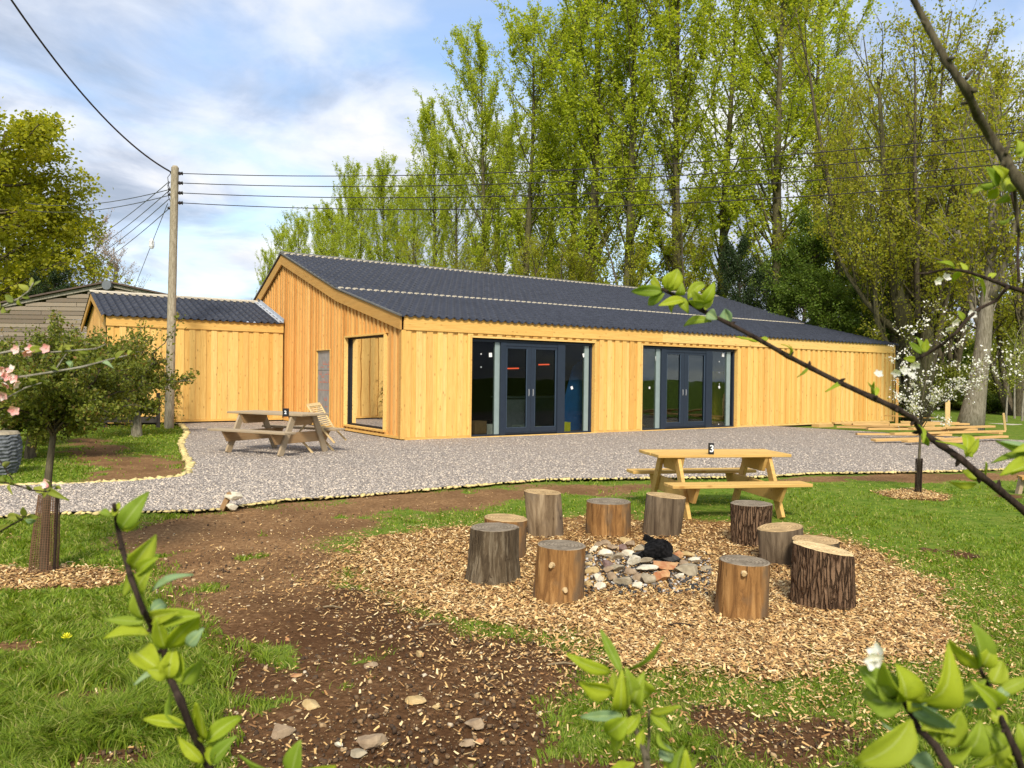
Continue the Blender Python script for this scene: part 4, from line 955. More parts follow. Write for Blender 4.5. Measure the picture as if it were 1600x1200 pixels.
def stump(label, uc, vb, wt, wb, vt, side, end, lean=(0, 0), tilt=(0, 0), rough=.02, flare=0, seed=0, knots=0, crack=False):
    front = G(uc, vb); dep = (front - CAM) @ FW; rb = wb * dep / F / 2; rt = wt * dep / F / 2
    away = np.array([front[0] - CAM[0], front[1] - CAM[1], 0]); away /= np.linalg.norm(away)
    c = front + away * rb; h = (vb - vt) * dep / F * 1.0
    t_ = thing('log_stump', label, 'stump', tuple(c), 0, 'log stump seats round the fire pit')
    rs = np.random.RandomState(seed); k_ = 40; rows = 14; ph = rs.uniform(0, 6.28, 6); am = rs.uniform(-1, 1, 6)
    right = np.array([RT[0], RT[1], 0]); right /= np.linalg.norm(right)
    vs_ = []; ring_top = []
    for i in range(rows + 1):
        f0 = i / rows; rad = rb + (rt - rb) * f0 + flare * rb * (1 - f0) ** 3
        for j in range(k_):
            a = 2 * math.pi * j / k_
            lump = sum(am[q] * math.cos((q + 1.0) * a + ph[q]) / (q + 1.6) for q in range(6)) * (rough * 1.8 + .012)
            fur = rough * .45 * (math.sin(a * 13 + ph[0] + 1.5 * math.sin(f0 * 5 + ph[1])) + rs.uniform(-.7, .7)) if rough > .03 else rs.uniform(-.004, .004)
            r_ = rad * (1 + lump + fur)
            if crack and f0 > .1 and abs(a - crack) < .09: r_ *= .90
            x_, y_ = math.cos(a) * r_, math.sin(a) * r_
            z_ = f0 * h * (1 + 0) - .02 * (1 - f0)
            off = right * lean[0] * f0 + away * lean[1] * f0
            p = np.array([x_ + off[0], y_ + off[1], z_])
            if i > 0: p[2] += f0 * (tilt[0] * (p @ right) + tilt[1] * (p @ away))
            vs_.append(p)
    fs_ = [(i * k_ + j, i * k_ + (j + 1) % k_, (i + 1) * k_ + (j + 1) % k_, (i + 1) * k_ + j) for i in range(rows) for j in range(k_)]
    mb = MB(); mb.add(vs_, fs_); mb.build('bark_side', side, t_, local=True, smooth=True)
    top = vs_[-k_:]; cc = sum(top) / k_; mb = MB(); vv = []; inner = [cc + (p - cc) * .5 + (0, 0, rs.uniform(-.002, .002)) for p in top]; rim = [cc + (p - cc) * 1.0 + np.array((0, 0, .0)) for p in top]; rim2 = [cc + (p - cc) * .96 + np.array((0, 0, .004)) for p in top]
    mb.add(rim + rim2 + inner + [cc], [(j, (j + 1) % k_, k_ + (j + 1) % k_, k_ + j) for j in range(k_)] + [(k_ + j, k_ + (j + 1) % k_, 2 * k_ + (j + 1) % k_, 2 * k_ + j) for j in range(k_)] + [(2 * k_ + j, 2 * k_ + (j + 1) % k_, 3 * k_) for j in range(k_)])
    o_ = mb.build('sawn_top', end, t_, local=True)
    for (au, fz) in (knots or []):
        toward = -away; d_ = toward * math.cos(au) + right * math.sin(au); r_ = rb + (rt - rb) * fz; p0 = d_ * r_ * .97 + np.array((0, 0, fz * h)) + (right * lean[0]) * fz; p1 = p0 + d_ * .035
        mb = MB(); mb.tube([p0, p1], [.022, .013], 8); mb.build('branch_stub', E_pale, t_, local=True)
    return t_
stump('tall peeled grey stump leaning, behind the others with pale orange top', 853, 841, 59, 57, 773, M['st_grey'], E_mid, (-.04, 0), (-.05, 0), .02, 0, 1)
stump('low orange stump with a dark crack down its front', 950, 840, 71, 73, 789, M['st_orange'], E_grey, (0, 0), (0, 0), .012, 0, 2, 0, 5.0 - .95)
stump('grey brown stump in front of the new picnic table left leg', 1033, 840, 62, 60, 778, M['st_darkgrey'], E_mid, (.04, 0), (-.08, 0), .018, 0, 3)
stump('dark barked stump under the right end of the new table', 1170, 855, 64, 58, 791, M['st_brown'], E_grey, (.01, 0), (0, 0), .05, 0, 4)
stump('grey stump with pale oval top between dark barked neighbours', 1221, 885, 69, 66, 829, M['st_darkgrey'], E_mid, (-.02, 0), (.12, 0), .03, 0, 5)
stump('stump mostly hidden behind the big brown barked one', 1273, 905, 72, 70, 850, M['st_rough'], E_mid, (0, 0), (0, 0), .06, 0, 6)
stump('widest stump with furrowed brown bark and fresh yellow sawn top', 1285, 956, 90, 96, 866, M['st_brown'], E_fresh, (.0, 0), (-.16, .0), .05, .03, 7)
stump('orange peeled stump with a knot near its grey top, nearest the camera', 1157, 972, 79, 84, 885, M['st_orange'], E_grey, (.02, 0), (-.03, 0), .014, .02, 8, [(-.0, .87), (.75, .35)])
stump('orange peeled stump with a sawn branch stub low on its side', 872, 946, 78, 82, 860, M['st_orange'], E_grey, (.02, 0), (-.03, 0), .014, .02, 9, [(.22, .28), (-.35, .72)])
stump('rough grey barked stump flaring at its foot, leftmost of the ring', 769, 915, 76, 80, 831, M['st_rough'], E_grey, (.01, 0), (0, 0), .045, .14, 10)
stump('small orange stump behind the rough grey barked one', 790, 878, 70, 64, 815, M['st_orange'], E_mid, (-.0, 0), (-.05, 0), .015, 0, 11)

# ------------------------------------------------------------------ fire pit
def stonemat(name, c1, c2):
    m_, t, b = newmat(name); n = noise(t, coords(t), 14, 6, .6); t.links.new(ramp(t, [(.35, c1), (.65, c2)], n).outputs[0], b.inputs['Base Color'])
    b.inputs['Roughness'].default_value = .9; bump(t, b, n, .4, .01); return m_
SM = {'pale cream': stonemat('pale cream stone', (.48, .42, .30), (.66, .60, .46)), 'grey': stonemat('grey stone', (.21, .17, .11), (.36, .30, .20)), 'rusty orange': stonemat('rusty orange stone', (.34, .12, .045), (.50, .30, .13)),
      'purplish brown': stonemat('purple brown stone', (.13, .075, .065), (.24, .16, .13)), 'yellow ochre': stonemat('ochre stone', (.34, .23, .09), (.52, .38, .18)), 'sooty': stonemat('sooty stone', (.012, .011, .010), (.05, .045, .04)), 'tan': stonemat('tan stone', (.20, .135, .08), (.34, .25, .155))}
def rock(name, label, loc, size, mat, seed, cat='stone', group=None, rz=0, tiltv=0):
    rs = np.random.RandomState(seed); bm = bmesh.new(); bmesh.ops.create_icosphere(bm, subdivisions=3, radius=1)
    pl = rs.normal(size=(13, 3)); pl /= np.linalg.norm(pl, axis=1)[:, None]; dd = rs.uniform(.42, .85, 13)
    for v in bm.verts:
        p = np.array(v.co)
        for n_, q in zip(pl, dd):
            e_ = p @ n_ - q
            if e_ > 0: p = p - n_ * e_
        p = p * (1 + .02 * rs.normal())
        v.co = Vector(p * np.array(size))
    bmesh.ops.rotate(bm, verts=bm.verts, matrix=Matrix.Rotation(tiltv, 3, 'X') @ Matrix.Rotation(rz, 3, 'Z'))
    me_ = D.meshes.new(name); bm.to_mesh(me_); bm.free(); me_.materials.append(mat); o_ = link(name, me_, None, loc); return tag(o_, label, cat, group)
FP = "stones of the fire pit"
fire = [(928, 860, 15, 9, 'pale cream'), (938, 853, 14, 8, 'tan'), (920, 873, 13, 8, 'grey'), (944, 868, 23, 14, 'pale cream'), (958, 858, 18, 10, 'tan'), (972, 860, 18, 12, 'purplish brown'), (985, 854, 20, 8, 'tan'), (978, 848, 20, 7, 'yellow ochre'),
        (1000, 862, 18, 9, 'grey'), (950, 885, 22, 14, 'purplish brown'), (925, 895, 20, 13, 'yellow ochre'), (918, 884, 14, 9, 'yellow ochre'), (935, 906, 20, 14, 'pale cream'), (919, 915, 14, 10, 'yellow ochre'), (938, 918, 17, 9, 'pale cream'), (955, 905, 16, 16, 'tan'), (964, 893, 24, 9, 'grey'),
        (985, 897, 24, 11, 'tan'), (973, 911, 26, 16, 'grey'), (998, 906, 24, 13, 'tan'), (995, 917, 17, 14, 'pale cream'), (1012, 908, 24, 18, 'grey'), (1008, 893, 34, 9, 'pale cream'), (990, 882, 26, 14, 'pale cream'), (1034, 905, 32, 20, 'rusty orange'), (1042, 888, 44, 14, 'rusty orange'),
        (1060, 871, 20, 13, 'rusty orange'), (1070, 884, 18, 10, 'tan'), (1075, 893, 42, 20, 'grey'), (1062, 903, 18, 9, 'pale cream'), (1075, 868, 22, 10, 'yellow ochre'), (1025, 877, 22, 10, 'sooty'), (1000, 872, 20, 9, 'sooty'), (965, 875, 22, 9, 'grey'), (983, 870, 20, 8, 'pale cream'), (1045, 876, 30, 12, 'sooty'), (1012, 883, 22, 9, 'grey'), (950, 893, 18, 10, 'tan'), (945, 852, 18, 6, 'tan'), (1015, 862, 18, 8, 'purplish brown'), (1083, 878, 22, 10, 'pale cream'), (1102, 891, 16, 7, 'grey')]
lab_of = {'pale cream': 'pale cream angular stone in the fire pit', 'grey': 'flat grey stone in the fire pit', 'rusty orange': 'rust orange burnt stone in the fire pit', 'purplish brown': 'purplish brown stone in the fire pit', 'yellow ochre': 'ochre yellow stone in the fire pit', 'sooty': 'soot blackened stone in the fire pit', 'tan': 'tan brown stone in the fire pit'}
for i, (u, v, w_, h_, k_) in enumerate(fire):
    g = G(u, v + h_ * .35); dep = (g - CAM) @ FW; sw = w_ * dep / F / 2 * 1.25; sh = max(.032, h_ * dep / F / 2 * 1.2)
    near_c = 1 - min(1, math.hypot(u - 1000, (v - 880) * 2.2) / 110)
    rock('pit_stone', lab_of[k_], (g[0], g[1], sh * .6 + .04 * near_c), (sw, sw * .8, sh), SM[k_], 100 + i, 'stone', 'fire pit stones of ' + k_, rz=-YAW, tiltv=rr.uniform(-.5, .5))
# charred log and ash
ch, t, b = newmat('charred wood'); n = noise(t, coords(t), 30, 5); t.links.new(ramp(t, [(.4, (.003, .003, .003)), (.7, (.016, .015, .015))], n).outputs[0], b.inputs['Base Color']); b.inputs['Roughness'].default_value = .95; b.inputs['Specular IOR Level'].default_value = .08; bump(t, b, n, .8, .02)
o = rock('charred_log', 'black charred chunk of log lying on the fire pit stones', tuple(G(1027, 880) + (0, 0, .09)), (.16, .12, .11), ch, 77, 'charred log', tiltv=.3)
o = rock('charred_log', 'small charred piece leaning at the foot of the large black one', tuple(G(1003, 880) + (0, 0, .05)), (.055, .05, .07), ch, 78, 'charred log')
c0 = G(1006, 868); mb = MB(); mb.bar(c0 + (0, 0, .16), G(1048, 874) + (0, 0, .07), .03, .05); o = mb.build('burnt_stick', ch, loc=tuple(c0)); tag(o, 'burnt brown stick resting on top of the charred log', 'stick')
P, rs = ground_pts(3000, 890, 1110, 850, 935, 1, 55); c_ = G(1000, 890); k = rs.rand(len(P)) < np.exp(-((P[:, 0] - c_[0]) ** 2 + (P[:, 1] - c_[1]) ** 2) / .28); P = P[k]
M['ash'], t, b = newmat('ash and charcoal'); t.links.new(ramp(t, [(0, (.008, .008, .008)), (.6, (.04, .034, .03)), (.8, (.26, .22, .18)), (1, (.55, .52, .47))], island(t)).outputs[0], b.inputs['Base Color'])
v, f = rocks_np(P + np.array((0, 0, .02)), rs.uniform(.006, .03, len(P)), 4, .6); o = link('ash', mesh_np('ash', v, f, M['ash'])); tag(o, 'white ash and bits of charcoal between the fire pit stones', kind='stuff')

# loose larger stones on the soil
big = [((1 / 4) * 720 + 400, 900 + 1025 / 4, 45, 24, 'tan', 'broad tan stone half buried in soil near the bottom edge'), (441, 1141, 40, 24, 'tan', 'long tan stone lying aslant on the soil'), (482, 1101, 38, 13, 'yellow ochre', 'flat ochre stone on dark soil'),
       (647, 1093, 36, 13, 'yellow ochre', 'ochre slab stone in the middle of the soil'), (744, 1129, 34, 19, 'tan', 'blocky tan stone right of the ochre slab'), (730, 1158, 27, 12, 'tan', 'low tan stone beside a smaller orange one'), (752, 1157, 17, 10, 'rusty orange', 'small orange stone touching a tan one'),
       (655, 1020, 14, 11, 'yellow ochre', 'small ochre stone by a grass tuft'), (577, 1039, 26, 10, 'tan', 'thin tan stone upper middle of the soil'), (463, 1055, 18, 8, 'rusty orange', 'flat orange brown stone on the left of the soil'), (530, 1162, 14, 8, 'pale cream', 'cream pebble beside the broad tan stone'), (450, 1000, 10, 7, 'rusty orange', 'small orange pebble beside the left grass tuft'),
       (582, 996, 8, 7, 'yellow ochre', 'round ochre pebble next to tufted grass'), (1050, 1156, 12, 9, 'rusty orange', 'small reddish stone in the lower right soil'), (681, 1104, 12, 8, 'yellow ochre', 'ochre pebble right of the slab stone'), (560, 1176, 30, 9, 'grey', 'pale grey flake stone below the broad tan stone')]
for i, (u, v, w_, h_, k_, lb) in enumerate(big):
    g = G(u, v + h_ * .3); dep = (g - CAM) @ FW; sw = w_ * dep / F / 2 * 1.12; sh = h_ * dep / F / 2 * 1.2; rock('loose_stone', lb, (g[0], g[1], sh * .35), (sw, sw * .75, sh), SM[k_], 300 + i, 'stone', 'larger stones on the soil', rz=-YAW + rr.uniform(-.3, .3))
# twigs
for i, (a, b_, lb) in enumerate((((1040, 980), (1090, 983), 'thin dark twig lying on the wood chips'), ((855, 1043), (910, 1045), 'long brown twig at the edge of the chips'), ((655, 986), (690, 980), 'bent pale twig at the left edge of the chips'), ((505, 952), (535, 955), 'short dark twig on the brown soil'))):
    p, q = G(*a) + (0, 0, .015), G(*b_) + (0, 0, .02); mb = MB(); mb.tube([p, (p + q) / 2 + (0, .01, .008), q], [.006, .007, .004], 5); o = mb.build('twig', M['barklight'] if 'pale' in lb or 'brown' in lb else M['barkdark'], loc=tuple(p)); tag(o, lb, 'twig')
# path corner marker: tilted bit of wood and two pale stones
p = G(345, 798); mb = MB(); q = G(356, 796); mb.bar(p + (0, 0, -.02), AT(360, 770, (p - CAM) @ FW), .05, .07, FW); o = mb.build('wooden_wedge', M['brace'], loc=tuple(p)); tag(o, 'tilted brown wooden stub at the gravel edge', 'wood stub')
g = G(361, 798); rock('marker_stone', 'lower of two stacked pale stones at the gravel edge', (g[0], g[1], .05), (.085, .07, .055), SM['pale cream'], 500, 'stone', 'stacked pale stones')
rock('marker_stone', 'upper of two stacked pale stones beside the brown wooden stub', (g[0] + .03, g[1], .155), (.11, .08, .055), SM['pale cream'], 501, 'stone', 'stacked pale stones')
# dandelion
g = G(104, 1020); t_ = thing('dandelion', 'single yellow dandelion flower in the long grass', 'flower', tuple(g)); mb = MB(); mb.tube([g, g + (0, 0, .075)], .003, 5); mb.build('stem', M['grass'], t_)
mb = MB(); cc = g + (0, 0, .075)
for i in range(46):
    a = i * 2.4; r_ = .028 * (1 - .4 * (i % 3) / 2); z = .010 + .008 * (i % 3); mb.add([cc + (0, 0, .004), cc + (math.cos(a - .2) * r_ * .8, math.sin(a - .2) * r_ * .8, z), cc + (math.cos(a) * r_, math.sin(a) * r_, z + .004), cc + (math.cos(a + .2) * r_ * .8, math.sin(a + .2) * r_ * .8, z)], [(0, 1, 2, 3)])
mb.build('petals', M['yellow'], t_)
# stone urn at the left edge
g = G(0, 740); urn = thing('stone_urn', 'dark grey stacked slate urn with pale rim at the left edge', 'urn', tuple(g)); dep = (g - CAM) @ FW; sc_ = dep / F
mb = MB(); prof = [(20, 0), (25, 12), (28, 30), (28, 48), (26, 62)]; rs = np.random.RandomState(3); vs_ = []; k_ = 36; rows = 22
for i in range(rows + 1):
    h_ = 62 * i / rows; r_ = np.interp(h_, [p_[1] for p_ in prof], [p_[0] for p_ in prof])
    for j in range(k_):
        a = 6.283 * j / k_; r2 = (r_ + (1.6 if (i + (j // 3) % 2) % 2 else 0) + rs.uniform(-.8, .8)) * sc_; vs_.append((g[0] + math.cos(a) * r2, g[1] + math.sin(a) * r2, h_ * sc_))
mb.add(vs_, [(i * k_ + j, i * k_ + (j + 1) % k_, (i + 1) * k_ + (j + 1) % k_, (i + 1) * k_ + j) for i in range(rows) for j in range(k_)]); mb.build('body', stonemat('dark slate', (.05, .055, .06), (.16, .17, .18)), urn)
mb = MB(); mb.tube([(g[0], g[1], 62 * sc_), (g[0], g[1], 66 * sc_)], [27 * sc_, 24 * sc_], 30); mb.build('rim', SM['grey'], urn)
# ------------------------------------------------------------------ timber pile
rr3 = random.Random(8)
pl = [(1170, 672, 1330, 678, .05), (1180, 668, 1400, 672, .04), (1285, 663, 1400, 668, .16), (1190, 672, 1430, 683, .10), (1215, 681, 1440, 686, .05), (1240, 679, 1500, 683, .12), (1255, 688, 1420, 690, .04), (1300, 684, 1565, 684, .10),
      (1320, 672, 1460, 676, .16), (1330, 690, 1570, 688, .05), (1290, 677, 1480, 679, .18), (1345, 682, 1540, 682, .17), (1415, 690, 1470, 692, .02), (1160, 670, 1290, 671, .10), (1205, 676, 1380, 680, .17), (1440, 676, 1560, 683, .04)]
wl_ = ['bottom plank', 'thin plank', 'short plank nearest the wall', 'long plank', 'low front plank', 'raised plank', 'foremost short plank', 'long plank reaching right', 'dark upper plank', 'long lowest plank', 'top plank', 'upper plank on the right', 'tiny offcut', 'leftmost plank', 'upper left plank', 'plank lying apart on the right']
M['plank'] = wood('loose new planks', [(.72, .52, .24), (.80, .62, .32), (.62, .42, .17), (.55, .35, .14)], 'X', knots=.3)
for (u0, v0, u1, v1, z), wn in zip(pl, wl_):
    u0 = 1302 + (u0 - 1160) * .655; u1 = 1302 + (u1 - 1160) * .655; v0 += (v0 - 672) * .35 + 1; v1 += (v1 - 676) * .2
    a, b_ = G(u0, v0) , G(u1, v1); zz = .05 + z * 1.35; a = a + (0, 0, zz); b_ = b_ + (0, 0, zz + .02); mid = (a + b_) / 2; d_ = b_ - a; ln = np.linalg.norm(d_); ln = min(ln, 4.8); d_ /= np.linalg.norm(d_)
    mb = MB(); hv = ln / 2; mb.box(-hv, -.085, -.026, hv, .085, .026); o = mb.build('plank', M['plank'], bevel=.003); o.location = tuple(mid)
    o.rotation_euler = (rr3.uniform(-.08, .08), -math.asin(max(-.1, min(.1, d_[2]))), math.atan2(d_[1], d_[0])); tag(o, wn + ' in the timber heap by the building end', 'plank', 'planks in the timber heap')
mb = MB(); p = G(1284, 669); mb.box(p[0] - .35, p[1] - .15, .035, p[0] + .4, p[1] + .12, .14); o = mb.build('timber_bearer', M['plank'], loc=tuple(p), bevel=.004); tag(o, 'short thick timber block under the left end of the plank heap', 'timber block')
# wooden post on the right and others behind
def post(u, vb, vt, wpx, label, mat='plank', name='wooden_post', lean=0):
    g = G(u, vb); dep = (g - CAM) @ FW; h_ = (vb - vt) * dep / F; w_ = wpx * dep / F; mb = MB(); mb.bar((g[0], g[1], 0), (g[0] + lean, g[1], h_ - w_ * .4), w_, w_, (.8, .5, 0)); mb.bar((g[0] + lean, g[1], h_ - w_ * .4), (g[0] + lean, g[1], h_), w_ * .7, w_ * .7, (.8, .5, 0)); o_ = mb.build(name, M[mat], loc=tuple(g)); return tag(o_, label, 'post')
post(1480, 676, 625, 6.5, 'square new wooden post beyond the timber heap')
post(1401, 668, 590, 4, 'thin orange post just past the end of the building', 'barge')
post(1571, 672, 645, 3, 'pale leaning stake among the background saplings', 'plank', 'tree_stake', -.15)
# bench end at the far right edge
g = G(1603, 772); bt = thing('wooden_bench', 'wooden leg and seat end of a bench cut by the right edge', 'bench', tuple(g)); dep = (g - CAM) @ FW
def BQ(u, v, dd=0): return AT(u, v, dep + dd)
mb = MB(); mb.bar(BQ(1590, 776), BQ(1597, 745), .05, .07, FW); mb.build('leg', M['tabold'], bt)
mb = MB(); mb.bar(BQ(1640, 776, .2), BQ(1632, 745, .2), .05, .07, FW); mb.build('leg', M['tabold'], bt)
mb = MB(); mb.bar(BQ(1593, 746), BQ(1720, 748, -.3), .25, .04); mb.build('seat', M['barge'], bt)

# ------------------------------------------------------------------ trees
def rotdir(d, ang, az):
    d = d / np.linalg.norm(d); a = np.array((0, 0, 1.)) if abs(d[2]) < .95 else np.array((1., 0, 0)); x = np.cross(d, a); x /= np.linalg.norm(x); y = np.cross(d, x)
    return d * math.cos(ang) + (x * math.cos(az) + y * math.sin(az)) * math.sin(ang)
class Grow:
    def __init__(s, seed): s.rs = np.random.RandomState(seed); s.mb = MB(); s.anchor = []; s.n = 0
    def branch(s, p, d, L_, r0, r1, nseg, wob, trop, k):
        pts = [np.array(p, float)]; d = np.array(d, float)
        for i in range(nseg):
            d = d + s.rs.normal(size=3) * wob + np.array((0, 0, trop)); d /= np.linalg.norm(d); pts.append(pts[-1] + d * L_ / nseg)
        rsx = [r0 + (r1 - r0) * (i / nseg) ** .8 for i in range(nseg + 1)]
        if k: s.mb.tube(pts, rsx, k, cap=False)
        return pts, rsx
    def at(s, pts, f):
        x = f * (len(pts) - 1); i = min(int(x), len(pts) - 2); t_ = x - i
        return pts[i] * (1 - t_) + pts[i + 1] * t_, (pts[i + 1] - pts[i]) / (np.linalg.norm(pts[i + 1] - pts[i]) + 1e-9)
def leaves_np(A, per, spread, size, seed, aspect=.6, droop=0):
    rs = np.random.RandomState(seed); A = np.asarray(A); P = np.repeat(A, per, 0) + rs.normal(size=(len(A) * per, 3)) * spread; n = len(P)
    d = rs.normal(size=(n, 3)); d[:, 2] += droop; d /= np.linalg.norm(d, axis=1)[:, None]; q = rs.normal(size=(n, 3)); s_ = np.cross(d, q); s_ /= np.linalg.norm(s_, axis=1)[:, None]
    L_ = (size * rs.uniform(.6, 1.3, n))[:, None]
    v = np.stack([P, P + d * L_ * .5 + s_ * L_ * aspect / 2, P + d * L_, P + d * L_ * .5 - s_ * L_ * aspect / 2], 1)
    return v.reshape(-1, 3), (np.arange(n)[:, None] * 4 + np.arange(4)[None])
def make_tree(kind, seed):
    """returns (wood mesh, leaf mesh, height) built round the origin"""
    g = Grow(seed); rs = g.rs; A = []
    if kind == 'poplar':
        Ht = 26.; tr, trr = g.branch((0, 0, -.2), (0, 0, 1), Ht, .34, .03, 14, .009, .05, 8)
        nb = 62
        for i in range(nb):
            f = .16 + .81 * (i / nb) ** .93; p, d = g.at(tr, f); prof = np.interp(f, [.1, .3, .5, .8, 1], [3.6, 5.8, 6.6, 5.4, 2.6]) * rs.uniform(.6, 1.2)
            b1, _ = g.branch(p, rotdir(d, rs.uniform(.5, .85), rs.uniform(0, 6.28)), prof, .055 * (1.25 - f) + .015, .010, 7, .06, .17, 4)
            for j in range(12):
                f2 = .15 + .83 * rs.rand(); p2, d2 = g.at(b1, f2); l2 = prof * rs.uniform(.12, .34)
                b2, _ = g.branch(p2, rotdir(d2, rs.uniform(.35, .9), rs.uniform(0, 6.28)), l2, .013, .004, 4, .08, .2, 3)
                for q in range(7): A.append(g.at(b2, .1 + .9 * rs.rand())[0])
            for q in range(16): A.append(g.at(b1, .3 + .7 * rs.rand())[0])
        for q in range(30): A.append(g.at(tr, .86 + .14 * rs.rand())[0])
        v, f = leaves_np(A, 5, .09, .135, seed, .75); lm = M['poplar']; wm = M['barkmoss']
    elif kind == 'maple':
        Ht = 16.; stems = [(.0, .05, 1.0)] + [(rs.uniform(0, 6.28), rs.uniform(.16, .42), rs.uniform(.7, .95)) for _ in range(5)]; tips = []
        for az, an, ls in stems:
            d = (math.cos(az) * math.sin(an), math.sin(az) * math.sin(an), math.cos(an)); st, _ = g.branch((math.cos(az) * .18, math.sin(az) * .18, -.2), d, Ht * ls, .21 * ls, .02, 12, .045, .02, 7)
            for i in range(15):
                f = .18 + .8 * i / 15; p, dd = g.at(st, f); l1 = (1 - f * .55) * rs.uniform(2.8, 4.6) * ls
                b1, _ = g.branch(p, rotdir(dd, rs.uniform(.45, .85), rs.uniform(0, 6.28)), l1, .055 * (1.2 - f), .012, 6, .09, .10, 4)
                for j in range(7):
                    p2, d2 = g.at(b1, .25 + .75 * rs.rand()); b2, _ = g.branch(p2, rotdir(d2, rs.uniform(.3, .8), rs.uniform(0, 6.28)), l1 * rs.uniform(.25, .5), .013, .004, 4, .1, .14, 3)
                    for q in range(2):
                        p3, d3 = g.at(b2, .3 + .6 * rs.rand()); b3, _ = g.branch(p3, rotdir(d3, rs.uniform(.3, .7), rs.uniform(0, 6.28)), rs.uniform(.4, .9), .006, .003, 2, .08, .12, 3)
                        A += [b3[1], b3[2], g.at(b3, .5)[0]]
                    A += [g.at(b2, .4 + .6 * rs.rand())[0] for q in range(3)]
        v, f = leaves_np(A, 4, .09, .10, seed, .8); lm = M['maple']; wm = M['bark']
    elif kind == 'broad':
        Ht = 12.; tr, _ = g.branch((0, 0, -.2), (0, 0, 1), Ht * .85, .26, .05, 9, .04, .03, 8)
        for i in range(42):
            f = .22 + .76 * i / 42; p, d = g.at(tr, f); l1 = np.interp(f, [.2, .5, 1], [3.6, 3.8, 1.6]) * rs.uniform(.7, 1.15)
            b1, _ = g.branch(p, rotdir(d, rs.uniform(.8, 1.35), rs.uniform(0, 6.28)), l1, .06, .015, 6, .1, .06, 4)
            for j in range(8):
                p2, d2 = g.at(b1, .25 + .75 * rs.rand()); b2, _ = g.branch(p2, rotdir(d2, rs.uniform(.4, 1.), rs.uniform(0, 6.28)), l1 * rs.uniform(.2, .42), .014, .005, 3, .12, .08, 3)
                A += [g.at(b2, rs.rand())[0] for q in range(11)]
        v, f = leaves_np(A, 9, .17, .125, seed, .8, -.3); lm = M['lush']; wm = M['bark']
    elif kind == 'bush':
        Ht = 3.; 
        for i in range(26):
            az = rs.uniform(0, 6.28); an = rs.uniform(.05, 1.1); b1, _ = g.branch((rs.normal() * .2, rs.normal() * .2, 0), (math.cos(az) * math.sin(an), math.sin(az) * math.sin(an), math.cos(an)), rs.uniform(1.6, 2.9), .03, .008, 6, .1, .05, 4)
            for j in range(7):
                p2, d2 = g.at(b1, .2 + .8 * rs.rand()); b2, _ = g.branch(p2, rotdir(d2, rs.uniform(.4, 1.), rs.uniform(0, 6.28)), rs.uniform(.4, .9), .008, .004, 3, .1, .08, 3)
                A += [g.at(b2, rs.rand())[0] for q in range(12)]
        v, f = leaves_np(A, 6, .10, .10, seed, .7); lm = M['hedge']; wm = M['bark']
    elif kind == 'bare':
        Ht = 12.
        tr, _ = g.branch((0, 0, -.2), (0, 0, 1), Ht, .2, .02, 10, .04, .03, 6)
        for i in range(40):
            f = .25 + .74 * i / 40; p, d = g.at(tr, f); l1 = np.interp(f, [.2, .5, 1], [4., 3.8, 1.2]) * rs.uniform(.7, 1.1); b1, _ = g.branch(p, rotdir(d, rs.uniform(.5, .9), rs.uniform(0, 6.28)), l1, .04, .01, 6, .07, .1, 3)
            for j in range(9):
                p2, d2 = g.at(b1, .2 + .8 * rs.rand()); b2, _ = g.branch(p2, rotdir(d2, rs.uniform(.3, .8), rs.uniform(0, 6.28)), l1 * rs.uniform(.2, .4), .014, .006, 3, .1, .12, 3); A += [g.at(b2, rs.rand())[0] for q in range(7)]
        v, f = leaves_np(A, 2, .08, .09, seed, .8); lm = M['pinktwig']; wm = M['barkpale']
    m_ = g.mb; wv = np.array(m_.v); wf = np.array(m_.f)
    return mesh_np(kind + '_trunk', wv, wf, wm, True), mesh_np(kind + '_crown', v, f, lm), Ht
LIB = {}
def variant(kind, i):
    if (kind, i) not in LIB: LIB[(kind, i)] = make_tree(kind, 40 + i * 7 + len(kind))
    return LIB[(kind, i)]
trnd = random.Random(12)
def tree(kind, var, u, dep, vtop, label, name, cat='tree', group=None, wide=1.0, crown=None, trunkmat=None, xy=None, tilt=(0, 0)):
    wm, lm, Ht = variant(kind, var); loc = UD(u, dep) if xy is None else (*xy, 0)
    d_ = (np.array(loc) - CAM) @ FW; Hn = AT(u, vtop, d_)[2]; s_ = Hn / Ht
    t_ = thing(name, label, cat, loc, trnd.uniform(0, 6.28), group); t_.scale = (s_ * wide, s_ * wide, s_); t_.rotation_euler = (tilt[0], tilt[1], t_.rotation_euler[2])
    a = link('trunk', wm, t_); b_ = link('crown', lm, t_)
    for o_, mt in ((a, trunkmat), (b_, crown)):
        if mt: o_.material_slots[0].link = 'OBJECT'; o_.material_slots[0].material = mt
    return t_
gp_ = 'poplars in a row behind the timber building'
